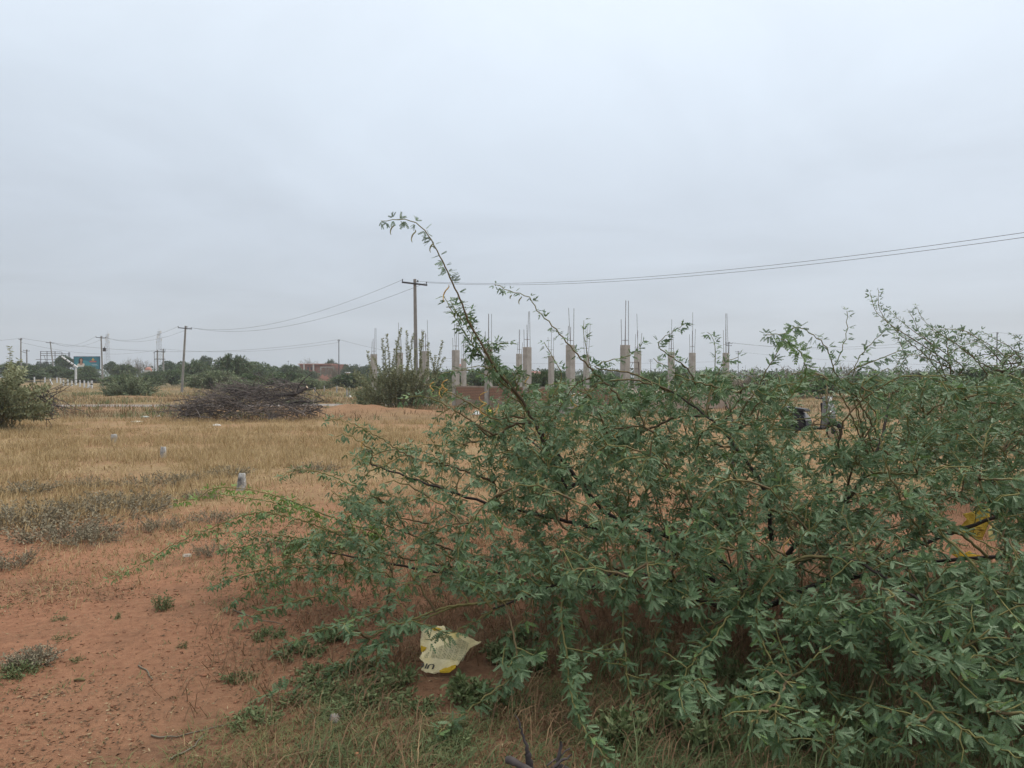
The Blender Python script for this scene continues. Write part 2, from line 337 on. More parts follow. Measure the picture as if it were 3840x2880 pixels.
    col = mix(lf.outputs[0], col, litc.outputs[0])
    a1 = N.new('ShaderNodeAttribute'); a1.attribute_name = 'straw'
    strawc = ramp(noise(9, 6, 0.7).outputs[0], 0.36, (0.215, 0.140, 0.075), 0.66, (0.39, 0.285, 0.15))
    col = mix(a1.outputs['Fac'], col, strawc.outputs[0])
    a2 = N.new('ShaderNodeAttribute'); a2.attribute_name = 'green'
    greenc = ramp(noise(0.9, 8, 0.75).outputs[0], 0.36, (0.115, 0.098, 0.052), 0.66, (0.25, 0.195, 0.10))
    col = mix(a2.outputs['Fac'], col, greenc.outputs[0])
    a3 = N.new('ShaderNodeAttribute'); a3.attribute_name = 'dark_soil'
    dark_soil = ramp(noise(22, 6, 0.75).outputs[0], 0.36, (0.075, 0.045, 0.028), 0.66, (0.19, 0.12, 0.07))
    col = mix(a3.outputs['Fac'], col, dark_soil.outputs[0])
    L.new(col, b.inputs['Base Color'])
    bp = N.new('ShaderNodeBump'); bp.inputs['Strength'].default_value = 0.8; bp.inputs['Distance'].default_value = 0.025
    bh = N.new('ShaderNodeMath'); bh.operation = 'ADD'; L.new(noise(14, 8, 0.7).outputs[0], bh.inputs[0]); L.new(noise(55, 6, 0.7).outputs[0], bh.inputs[1])
    L.new(bh.outputs[0], bp.inputs['Height']); L.new(bp.outputs[0], b.inputs['Normal'])
    o = mesh_np('ground', V, [(4, Q)], m, None, {'straw': straw, 'green': green, 'dark_soil': dark * 0.8}, smooth=True)
    o['kind'] = 'structure'; o['label'] = 'red sandy soil with dry litter'
build_ground()

# narrow grey lane beyond the brush pile
def build_road():
    pts = np.array([(-95, 47.0), (-60, 43.2), (-30, 41.6), (-16, 42.0), (-8, 43.4), (-4.6, 44.2)]); t = np.linspace(0, 5, 90)
    cx = np.interp(t, np.arange(6), pts[:, 0]); cy = np.interp(t, np.arange(6), pts[:, 1]); w = 1.15
    V, Q = [], []
    for i in range(len(t)):
        for s in (-1, -0.5, 0.5, 1):
            yy = cy[i] + s * (w + 0.25 * math.sin(i * 1.7 + s)) ; V.append((cx[i], yy, float(gh(cx[i], yy)) + (0.05 if abs(s) < 1 else -0.02)))
        if i: k = 4 * i; Q += [(k - 4, k, k + 1, k - 3), (k - 3, k + 1, k + 2, k - 2), (k - 2, k + 2, k + 3, k - 1)]
    o = mesh_np('road', V, [(4, np.array(Q))], mat('worn_lane', (0.21, 0.19, 0.175), (0.31, 0.275, 0.25), 1.2, 0.95, 0.5, 20)); o['kind'] = 'structure'; o['label'] = 'narrow grey lane crossing behind the brush pile'
build_road()

# ------------------------------------------------------------------ unfinished building
FRONT = [(1402, 1328, 1230), (1498, 1322, 1211), (1596, 1317, 1200), (1709, 1313, 1216), (1832, 1304, 1177), (1977, 1302, 1167), (2139, 1294, 1156), (2344, 1294, 1128)]
FD = [49.6, 47.1, 44.9, 42.8, 40.4, 38.2, 35.9, 33.7]
BACK = [(1739, 1345, 1254, 57), (1947, 1327, 1236, 50), (2067, 1334, 1220, 52), (2199, 1330, 1214, 51), (2391, 1316, 1178, 43.5), (2517, 1320, 1197, 45.5), (2596, 1323, 1172, 46.5), (2722, 1323, 1176, 46.8), (1581, 1345, 1236, 58)]
def build_site():
    c0 = np.array([X(1709, 42.8), 42.8]); root = empty('unfinished_building', (c0[0], c0[1], float(gh(*c0))), 'unfinished concrete frame of grey columns with bare rebar above a low brick plinth', 'building')
    org = Vector(root.location); rng = random.Random(4)
    fpos = [np.array([X(p[0], d), d]) for p, d in zip(FRONT, FD)]
    e = nrm(fpos[-1] - fpos[0]); yaw = math.atan2(e[1], e[0]); R = Matrix.Rotation(yaw, 3, 'Z')
    def column(px, ptop, rtop, d, wid=0.29):
        x = X(px, d); zt = Z(ptop, d); zr = Z(rtop, d); bm = bmesh.new()
        box(bm, Vector((x, d, (zt - 0.35) / 2 + 0.0)) - org, (wid, wid, zt + 0.35), R, 0.008)
        box(bm, Vector((x, d, zt * 0.62)) - org, (wid + 0.012, wid + 0.012, 0.02), R)      # lift joint of the formwork
        c = mesh_bm('column', bm, M['concrete'], root)
        for sx in (-1, 1):
            for sy in (-1, 1):
                hgt = zr if (sx + sy) >= 0 and rng.random() < 0.8 else zt + (zr - zt) * rng.uniform(0.45, 0.62)
                lx, ly = rng.gauss(0, 0.022), rng.gauss(0, 0.022)
                q = R @ Vector((sx * wid * 0.34, sy * wid * 0.34, 0)); a = Vector((x, d, zt - 0.05)) + q - org
                b2 = Vector((x + lx * 2, d + ly * 2, hgt)) + q - org; bm2 = bmesh.new(); cyl(bm2, a, b2, 0.011, seg=6)
                mesh_bm('rebar', bm2, M['rebar'], c)
        bm3 = bmesh.new(); zz = zt + (zr - zt) * rng.uniform(0.1, 0.25); h = wid * 0.36
        for k in range(4):
            p, q = [(R @ Vector((sx * h, sy * h, 0))) + Vector((x, d, zz)) - org for sx, sy in (((-1, -1), (1, -1)), ((1, -1), (1, 1)), ((1, 1), (-1, 1)), ((-1, 1), (-1, -1)))[k]]
            cyl(bm3, p, q, 0.007, seg=5)
        mesh_bm('stirrup', bm3, M['rebar'], c)
    for p, d in zip(FRONT, FD): column(*p, d, 0.31)
    for p in BACK: column(*p)
    # plinth wall between the front columns: plastered base, brick courses, coping
    bmb = bmesh.new(); box(bmb, (0, 0, 0), (0.205, 0.105, 0.062)); bme = bpy.data.meshes.new('brick'); bmb.to_mesh(bme); bmb.free(); bme.materials.append(M['brick'])
    total = 0
    for s in range(3, 7):
        a, b = fpos[s], fpos[s + 1]; ln = float(np.linalg.norm(b - a)) - 0.31; mid = (a + b) / 2; es = nrm(b - a); Rs = Matrix.Rotation(math.atan2(es[1], es[0]), 3, 'Z')
        g0 = float(gh(*mid)); bm = bmesh.new(); mc = Vector((mid[0], mid[1], 0)) - org
        box(bm, mc + Vector((0, 0, g0 + 0.66)), (ln, 0.16, 0.72), Rs); w = mesh_bm('brick_wall', bm, M['mortar'], root)
        bm = bmesh.new(); box(bm, mc + Vector((0, 0, g0 + 0.05)), (ln, 0.20, 0.62), Rs, 0.006); mesh_bm('plaster_base', bm, M['plaster'], w)
        bm = bmesh.new(); box(bm, mc + Vector((0, 0, g0 + 1.055)), (ln, 0.23, 0.075), Rs, 0.006); mesh_bm('coping', bm, M['plaster'], w)
        n = int(ln / 0.217); loose = []
        for c in range(8):
            zc = g0 + 0.36 + 0.044 + c * 0.0825
            for k in range(n):
                u = -ln / 2 + 0.11 + k * 0.217 + (0.0 if c % 2 else 0.055)
                if u + 0.10 > ln / 2: continue
                pos = mc + Rs @ Vector((u, -0.045 + rng.uniform(-0.003, 0.003), 0)) + Vector((0, 0, zc))
                if total < 300:
                    o = bpy.data.objects.new('brick', bme); o.location = pos; o.rotation_euler = (rng.gauss(0, .01), 0, math.atan2(es[1], es[0]) + rng.gauss(0, .008)); link(o, w); total += 1
                else: loose.append(pos)
        if loose:
            bm = bmesh.new()
            for p in loose: box(bm, p, (0.205, 0.105, 0.062), Rs)
            o = mesh_bm('brick_courses', bm, M['brick'], w); o['kind'] = 'stuff'
    # earth filled floor behind the plinth wall
    bm = bmesh.new(); nr = Vector((-e[1], e[0], 0)); a, b = fpos[3], fpos[7]
    pts = [Vector((*a, 0)) + nr * 0.12, Vector((*b, 0)) + nr * 0.12, Vector((*b, 0)) + nr * 11, Vector((*a, 0)) + nr * 11]
    lo = [bm.verts.new(p - org + Vector((0, 0, -0.2))) for p in pts]; hi = [bm.verts.new(p - org + Vector((0, 0, 0.86))) for p in pts]
    bm.faces.new(hi); bm.faces.new(lo[::-1])
    for k in range(4): bm.faces.new((lo[k], lo[(k + 1) % 4], hi[(k + 1) % 4], hi[k]))
    mesh_bm('floor_fill', bm, M['plaster'], root)
    # rusty trestle on the floor
    x, y = X(2378, 41.0), 41.0; z0 = 0.86; st = empty('steel_trestle', (x, y, z0), 'rusty steel ladder trestle standing on the floor between two columns', 'trestle')
    for q in ((-0.24, -0.12), (0.24, -0.12), (-0.24, 0.2), (0.24, 0.2)):
        bm = bmesh.new(); cyl(bm, (q[0] * 1.2, q[1] * 1.9, 0), (q[0], q[1] * 0.4, 1.52), 0.017, seg=6); mesh_bm('leg', bm, M['rebar'], st)
    for zz in (0.25, 0.55, 0.85, 1.15, 1.5):
        k = zz / 1.52; hx = 0.24 * (1.2 - 0.2 * k); yy = -0.12 * (1.9 - 1.5 * k)
        bm = bmesh.new(); cyl(bm, (-hx, yy, zz), (hx, yy, zz), 0.013, seg=6); mesh_bm('rung', bm, M['rebar'], st)
    bm = bmesh.new(); cyl(bm, (-0.27, 0.16, 1.0), (-0.05, 0.08, 1.5), 0.011, seg=6); mesh_bm('brace', bm, M['rebar'], st)
    # concrete pipe lying in front
    x, y = X(2140, 33.5), 33.5; z0 = float(gh(x, y)); pr = empty('concrete_pipe', (x, y, z0), 'short grey concrete pipe with dark mouth lying by the plinth', 'pipe', rz=-0.5)
    bm = bmesh.new(); sg = 24; R0, R1 = 0.44, 0.36; rings = []
    for yy, r in ((-0.6, R0), (0.7, R0), (0.7, R1), (-0.6, R1)):
        rings.append([bm.verts.new((r * math.cos(2 * math.pi * k / sg), yy, R0 + r * math.sin(2 * math.pi * k / sg))) for k in range(sg)])
    for j in range(4):
        for k in range(sg): bm.faces.new((rings[j][k], rings[j][(k + 1) % sg], rings[(j + 1) % 4][(k + 1) % sg], rings[(j + 1) % 4][k]))
    mesh_bm('barrel', bm, M['concrete'], pr)
build_site()

# ------------------------------------------------------------------ poles, wires, towers
POLES = {}
def pole(key, px, D, ptop, label, px_top=None, arm=0.62, dark=False, arms=1, taper=True, group='electricity poles', base_z=None, r=0.115):
    x = X(px, D); z0 = float(gh(x, D)); zt = Z(ptop, D); xt = X(px_top if px_top is not None else px, D)
    root = empty('utility_pole', (x, D, z0), label, 'pole', group); m = M['iron'] if dark else M['pole']
    a = Vector((0, 0, -0.3)); b = Vector((xt - x, 0, zt - z0)); bm = bmesh.new()
    if dark: cyl(bm, a, b, r * 0.75, r * 0.55, 8)
    else:
        q = (b - a); k = bmesh.ops.create_cone(bm, cap_ends=True, segments=4, radius1=r * 1.5, radius2=r * 1.02, depth=q.length,
            matrix=Matrix.Translation((a + b) / 2) @ q.to_track_quat('Z', 'Y').to_matrix().to_4x4() @ Matrix.Rotation(math.pi / 4, 4, 'Z') @ Matrix.Diagonal((1.1, 0.85, 1, 1)))
        bmesh.ops.bevel(bm, geom=bm.edges[:], offset=0.012, segments=1, affect='EDGES')
    mesh_bm('shaft', bm, m, root); tips = []
    u = (b - a).normalized(); side = Vector((1, 0.25, 0)).normalized(); tilt = -0.09
    for k in range(arms):
        c = b - u * (0.26 + 0.45 * k); s3 = Vector((side.x, side.y, tilt if not dark else 0)).normalized(); w = arm * (1 - 0.25 * k)
        if w <= 0: continue
        bm = bmesh.new(); Rm = Matrix((s3, s3.cross(Vector((0, 0, 1))).normalized() * -1, Vector((0, 0, 1)))).transposed()
        box(bm, c + Vector((0, -r * 1.15, 0)), (2 * w, 0.06, 0.085), s3.to_track_quat('X', 'Z').to_matrix(), 0.006); mesh_bm('cross_arm', bm, M['iron'], root)
        for s in (-1, 1):
            p = c + s3 * (w * 0.94 * s) + Vector((0, -r * 1.15, 0.04)); bm = bmesh.new(); cyl(bm, p, p + Vector((0, 0, 0.06)), 0.018, seg=6); cyl(bm, p + Vector((0, 0, 0.05)), p + Vector((0, 0, 0.13)), 0.035, 0.022, 8)
            mesh_bm('insulator', bm, M['iron'], root); tips.append(Vector(root.location) + p + Vector((0, 0, 0.09)))
    p = b - u * 0.12 + Vector((0.16, -0.02, 0)); bm = bmesh.new(); cyl(bm, b - u * 0.15, p, 0.012, seg=6); cyl(bm, p - Vector((0, 0, .05)), p + Vector((0, 0, 0.07)), 0.04, 0.03, 8)
    mesh_bm('top_insulator', bm, M['iron'], root); tips.append(Vector(root.location) + p)
    POLES[key] = dict(tips=tips, top=Vector(root.location) + b, root=root)
    return root
pole('a', 1562, 41.0, 1047, 'tall grey concrete pole with crossarm rising behind the leafy shrub and columns', 1556, 0.68)
pole('b', 681, 77.0, 1222, 'leaning grey concrete pole with crossarm left of the brush pile', 697, 0.66)
pole('c', 386, 112.0, 1260, 'grey concrete pole with crossarm just right of the teal billboard', 380, 0.66)
pole('d', 206, 150.0, 1281, 'leaning grey concrete pole in front of the empty billboard frame', 189, 0.72)
pole('e', 1271, 133.0, 1273, 'dark iron pole beside the red building', None, 0.2, True)
pole('f', 79, 128.0, 1268, 'taller pole of the linked pair at far left', None, 0.25, False, r=0.09)
pole('g', 101, 150.0, 1311, 'shorter pole of the linked pair at far left', None, 0.55, False, r=0.1)
pole('h', 591, 165.0, 1312, 'left pole of the twin transformer pole frame', None, 0.0, False, r=0.13)
pole('i', 613, 165.0, 1308, 'right pole of the twin transformer pole frame', None, 0.55, False, 2, r=0.13)
pole('j', 579, 200.0, 1320, 'thin dark pole just left of the twin transformer poles', None, 0.2, True)
pole('k', 1081, 290.0, 1353, 'small dark far pole left of the red building', None, 0.3, True)
pole('l', 2733, 142.0, 1282, 'dark pole with two crossarms beside the rightmost column', None, 0.7, True, 2)
pole('m', 2768, 190.0, 1316, 'shorter dark pole with two crossarms right of the rightmost column', None, 0.9, True, 2)
pole('n', 2440, 260.0, 1347, 'left of two small dark poles seen between the columns', None, 0.8, True, 2)
pole('o', 2471, 260.0, 1351, 'right of two small dark poles seen between the columns', None, 0.8, True, 2)
pole('p', 2271, 400.0, 1370, 'tiny far pole with crossarm between two columns', None, 1.2, True, r=0.16)
pole('q', 1769, 207.0, 1323, 'dark far pole behind the arching shoot', None, 0.6, True)
pole('r', 3738, 111.0, 1246, 'dark pole rising through the feathery bush at far right', None, 0.1, True)
pole('s', 1349, 260.0, 1366, 'small dark far pole left of the upright leafy shrub', None, 0.0, True)
# crossbars joining the twin poles
for ka, kb, dz in (('f', 'g', -2.2),):
    a, b = POLES[ka]['top'].copy(), POLES[kb]['top'].copy(); a.z += dz; b.z -= 0.7
    bm = bmesh.new(); r0 = POLES[ka]['root']; cyl(bm, a - Vector(r0.location), b - Vector(r0.location), 0.05, seg=6); mesh_bm('linking_bar', bm, M['iron'], r0)
for dz in (-0.4, -2.0):
    a, b = POLES['h']['top'].copy(), POLES['i']['top'].copy(); a.z = b.z = POLES['h']['top'].z + dz
    r0 = POLES['h']['root']; bm = bmesh.new(); q = (a + b) / 2 - Vector(r0.location); box(bm, q + Vector((0, -0.2, 0)), (2.3, 0.1, 0.12)); mesh_bm('linking_bar', bm, M['iron'], r0)
r0 = POLES['c']['root']; bm = bmesh.new(); q = Vector((0.32, -0.15, POLES['c']['top'].z - r0.location.z - 2.0)); box(bm, q, (0.35, 0.3, 0.5), None, 0.02); cyl(bm, q + Vector((0, 0, .25)), q + Vector((0, 0, .45)), 0.05); mesh_bm('junction_box', bm, M['iron'], r0)
def wire(a, b, sag, label, r=0.008, group='overhead wires', n=28):
    a, b = np.array(a), np.array(b); t = np.linspace(0, 1, n)[:, None]; p = a + (b - a) * t; p[:, 2] -= (4 * sag * t * (1 - t))[:, 0]
    o = tube_obj('overhead_wire', [(p, np.full(n, r), 0.5)], M['wire'], None, 4); tag(o, label, 'wire', group)
def tip(k, i): return POLES[k]['tips'][i]
dirn = nrm(np.array([28.0, -36.0])); A0 = POLES['a']['top']
nxt = np.array([A0.x + dirn[0] * 46, A0.y + dirn[1] * 46, 6.15])
for i, lab, dz in ((0, 'lower wire from the tall grey pole sweeping up to the right edge', 0.0), (2, 'upper wire from the tall grey pole sweeping up to the right edge', -0.08)):
    t = np.linspace(0, 46, 40); pa = tip('a', 1 if i == 0 else 2); z = pa.z - 0.129 * t + 0.0026 * t * t + dz * t / 46 * 0.4
    P = np.stack([pa.x + dirn[0] * t, pa.y + dirn[1] * t, z], -1); o = tube_obj('overhead_wire', [(P, np.full(40, 0.0075), 0.5)], M['wire'], None, 4); tag(o, lab, 'wire', 'overhead wires')
pl = 'wire sagging from the tall grey pole to the leaning pole'
wire(tip('b', 2), tip('a', 0), 1.15, 'upper ' + pl, 0.010); wire(tip('b', 1), tip('a', 1), 1.25, 'lower ' + pl, 0.010)
pl = 'wire between the pole left of the brush pile and the pole by the billboard'
wire(tip('c', 2), tip('b', 0), 0.9, 'upper ' + pl, 0.012); wire(tip('c', 1), tip('b', 1), 1.0, 'lower ' + pl, 0.012)
pl = 'wire between the pole by the billboard and the pole at the empty frame'
wire(tip('d', 2), tip('c', 0), 1.0, 'upper ' + pl, 0.014); wire(tip('d', 1), tip('c', 1), 1.1, 'lower ' + pl, 0.014)
wire(POLES['f']['top'], POLES['e']['top'], 2.2, 'long thin wire from far left pole to dark iron pole', 0.016)
wire(POLES['f']['top'] - Vector((0, 0, .7)), POLES['h']['top'], 1.4, 'thin wire from far left pole to the twin transformer poles', 0.016)
wire(POLES['i']['top'], POLES['e']['top'] - Vector((0, 0, .5)), 1.1, 'thin wire from twin transformer poles to dark iron pole', 0.016)
wire(POLES['e']['top'], (X(1800, 150), 150, Z(1345, 150)), 1.0, 'thin wire from dark iron pole running right behind the columns', 0.016)
wire((-95, 120, 8.2), POLES['f']['top'], 0.8, 'thin wire reaching the far left pole from the left edge', 0.014)
for k, (p0, p1, s, d) in enumerate(((1290, 1246, 1.5, 142), (1302, 1262, 1.5, 142))):
    wire(tip('l', k), (X(3738, 111), 111, Z(p1, 111)), s, ('upper', 'lower')[k] + ' wire from the two armed pole right to the far right pole', 0.014)
wire(POLES['r']['top'], (X(4100, 95), 95, Z(1246, 95)), 0.4, 'short wire leaving the far right pole at the right edge', 0.012)
wire((X(1600, 300), 300, Z(1350, 300)), (X(2733, 200), 200, Z(1355, 200)), 1.0, 'upper of the far thin wires behind the columns', 0.02)
wire((X(1600, 300), 300, Z(1372, 300)), (X(2768, 200), 200, Z(1376, 200)), 1.0, 'lower of the far thin wires behind the columns', 0.02)
wire(tip('m', 0), (X(3900, 150), 150, Z(1372, 150)), 1.0, 'low wire from the shorter armed pole running right', 0.016)

def tower(px, ptop, D, w, label):
    x = X(px, D); zt = Z(ptop, D); root = empty('telecom_tower', (x, D, float(gh(x, D))), label, 'tower', 'telecom towers'); n = 14; H = zt - root.location.z
    def hw(z): return w * (1.25 - 0.75 * z / H) / 2
    for sx in (-1, 1):
        for sy in (-1, 1):
            bm = bmesh.new(); cyl(bm, (sx * hw(0), sy * hw(0), -0.3), (sx * hw(H), sy * hw(H), H), 0.075, 0.06, 6); mesh_bm('leg', bm, M['galv'], root)
    bm = bmesh.new()
    for k in range(n):
        z0, z1 = H * k / n, H * (k + 1) / n
        for s in (-1, 1):
            cyl(bm, (-hw(z0), s * hw(z0), z0), (hw(z1), s * hw(z1), z1), 0.028, seg=4); cyl(bm, (hw(z0), s * hw(z0), z0), (-hw(z1), s * hw(z1), z1), 0.028, seg=4)
            cyl(bm, (s * hw(z0), -hw(z0), z0), (s * hw(z1), hw(z1), z1), 0.028, seg=4); cyl(bm, (-hw(z1), s * hw(z1), z1), (hw(z1), s * hw(z1), z1), 0.028, seg=4)
    mesh_bm('lattice', bm, M['galv'], root)
    for k in range(9):
        a = k * 2.4; z = H * (0.99 - 0.055 * (k % 5)); bm = bmesh.new(); c = Vector((math.cos(a) * (hw(z) + 0.5), math.sin(a) * (hw(z) + 0.5), z)); box(bm, c, (0.3, 0.3, 1.6), None, 0.03); cyl(bm, c * 1.0, (0, 0, z), 0.05, seg=4)
        mesh_bm('antenna', bm, M['cream'], root)
    bm = bmesh.new(); cyl(bm, (0, 0, H - 1), (0, 0, H + 2.2), 0.05, seg=5); mesh_bm('lightning_rod', bm, M['galv'], root)
tower(403, 1254, 520, 2.5, 'lattice telecom tower just right of the pole by the billboard')
tower(597, 1243, 480, 2.9, 'lattice telecom tower behind the twin transformer poles')

# ------------------------------------------------------------------ billboard, empty frame, white posts
def build_billboard():
    D = 172.0; xl, xr = X(277, D), X(376, D); zt, zb = Z(1338, D), Z(1385, D); xc = (xl + xr) / 2; g = float(gh(xc, D)); W, H = xr - xl, zt - zb
    root = empty('billboard', (xc, D, g), 'teal billboard showing a woman in white and a gold emblem', 'billboard', rz=-0.06); zc = (zt + zb) / 2 - g
    teal = mat('teal_print', (0.012, 0.13, 0.19), (0.03, 0.22, 0.27), 0.35, 0.5, detail=2)
    bm = bmesh.new(); box(bm, (0, 0, zc), (W, 0.12, H), None, 0.01); board = mesh_bm('board', bm, teal, root)
    bm = bmesh.new()
    for s in (-1, 1): box(bm, (s * (W / 2 + 0.04), -0.01, zc), (0.1, 0.2, H + 0.2)); box(bm, (0, -0.01, zc + s * (H / 2 + 0.05)), (W + 0.16, 0.2, 0.1))
    mesh_bm('frame', bm, mat('frame_blue', (0.015, 0.05, 0.09), None, rough=0.6), root)
    for k in (-0.4, -0.13, 0.13, 0.4):
        bm = bmesh.new(); cyl(bm, (W * k, 0.3, -0.3), (W * k, 0.3, zc + H * 0.4), 0.09, seg=8); mesh_bm('leg', bm, M['galv'], root)
    def flat(name, pts, c, dy):
        bm = bmesh.new(); vv = [bm.verts.new((W * (u - 0.5), -0.06 - dy, zc + H * (v - 0.5))) for u, v in pts]; bm.faces.new(vv); mesh_bm(name, bm, mat('print_' + name, c, None, rough=0.6), board)
    def ell(cx, cy, rx, ry, n=20, a0=0, a1=2 * math.pi): return [(cx + rx * math.cos(a0 + (a1 - a0) * k / n), cy + ry * math.sin(a0 + (a1 - a0) * k / n)) for k in range(n + (a1 - a0 < 6.2))]
    flat('sky_glow', ell(0.36, 0.42, 0.30, 0.30), (0.05, 0.27, 0.32), 0.006)
    flat('hair', [(0.175, 0.60), (0.17, 0.45), (0.20, 0.40), (0.33, 0.44), (0.345, 0.62), (0.355, 0.80), (0.33, 0.90), (0.28, 0.93), (0.22, 0.90), (0.19, 0.78)], (0.03, 0.018, 0.015), 0.012)
    flat('dress', [(0.10, 0.20), (0.12, 0.38), (0.17, 0.46), (0.24, 0.38), (0.32, 0.40), (0.39, 0.50), (0.41, 0.42), (0.42, 0.20)], (0.70, 0.66, 0.58), 0.018)
    flat('neck', [(0.20, 0.45), (0.245, 0.52), (0.25, 0.62), (0.31, 0.62), (0.31, 0.52), (0.37, 0.47), (0.31, 0.36), (0.26, 0.34)], (0.42, 0.23, 0.15), 0.024)
    flat('face', ell(0.285, 0.735, 0.048, 0.135), (0.50, 0.29, 0.19), 0.030)
    flat('fringe', [(0.235, 0.82), (0.25, 0.90), (0.30, 0.90), (0.335, 0.83), (0.30, 0.855), (0.265, 0.84)], (0.03, 0.018, 0.015), 0.036)
    flat('eye_band', [(0.262, 0.755), (0.262, 0.772), (0.315, 0.772), (0.315, 0.755)], (0.12, 0.06, 0.045), 0.036)
    flat('lips', ell(0.29, 0.66, 0.016, 0.016), (0.40, 0.08, 0.07), 0.036)
    flat('emblem', ell(0.745, 0.76, 0.055, 0.06) , (0.65, 0.42, 0.06), 0.012)
    flat('emblem_top', [(0.715, 0.80), (0.735, 0.88), (0.745, 0.93), (0.755, 0.88), (0.775, 0.80)], (0.70, 0.48, 0.10), 0.018)
    flat('ribbon', [(0.60, 0.605), (0.615, 0.68), (0.875, 0.68), (0.89, 0.605), (0.86, 0.56), (0.63, 0.56)], (0.35, 0.03, 0.035), 0.024)
    flat('ribbon_text', [(0.635, 0.60), (0.635, 0.635), (0.855, 0.635), (0.855, 0.60)], (0.60, 0.30, 0.24), 0.030)
    flat('light_streak', [(0.68, 0.375), (0.70, 0.40), (0.88, 0.41), (0.93, 0.39), (0.86, 0.38)], (0.55, 0.70, 0.72), 0.012)
    flat('text_line', [(0.72, 0.30), (0.72, 0.325), (0.94, 0.325), (0.94, 0.30)], (0.35, 0.55, 0.60), 0.012)
    # empty frame
    D = 178.0; root = empty('empty_billboard', (X(206, D), D, float(gh(X(206, D), D))), 'empty dark steel billboard frame left of the teal billboard', 'billboard frame'); g = root.location.z; xo = root.location.x
    for px in (153, 177, 207, 233, 258, 262):
        bm = bmesh.new(); cyl(bm, (X(px, D) - xo, 0, -0.3), (X(px, D) - xo, 0, Z(1317 + (4 if px > 210 else 0), D) - g), 0.07, seg=6); mesh_bm('upright', bm, M['iron'], root)
    for py, a, b in ((1318, 152, 232), (1325, 152, 258), (1333, 152, 258), (1348, 136, 258), (1358, 152, 262)):
        bm = bmesh.new(); cyl(bm, (X(a, D) - xo, -0.1, Z(py, D) - g), (X(b, D) - xo, -0.1, Z(py + 2, D) - g), 0.055, seg=6); mesh_bm('rail', bm, M['iron'], root)
    bm = bmesh.new(); cyl(bm, (X(153, D) - xo, 1.2, Z(1330, D) - g), (X(177, D) - xo, 0, Z(1366, D) - g), 0.05, seg=6); mesh_bm('brace', bm, M['iron'], root)
build_billboard()

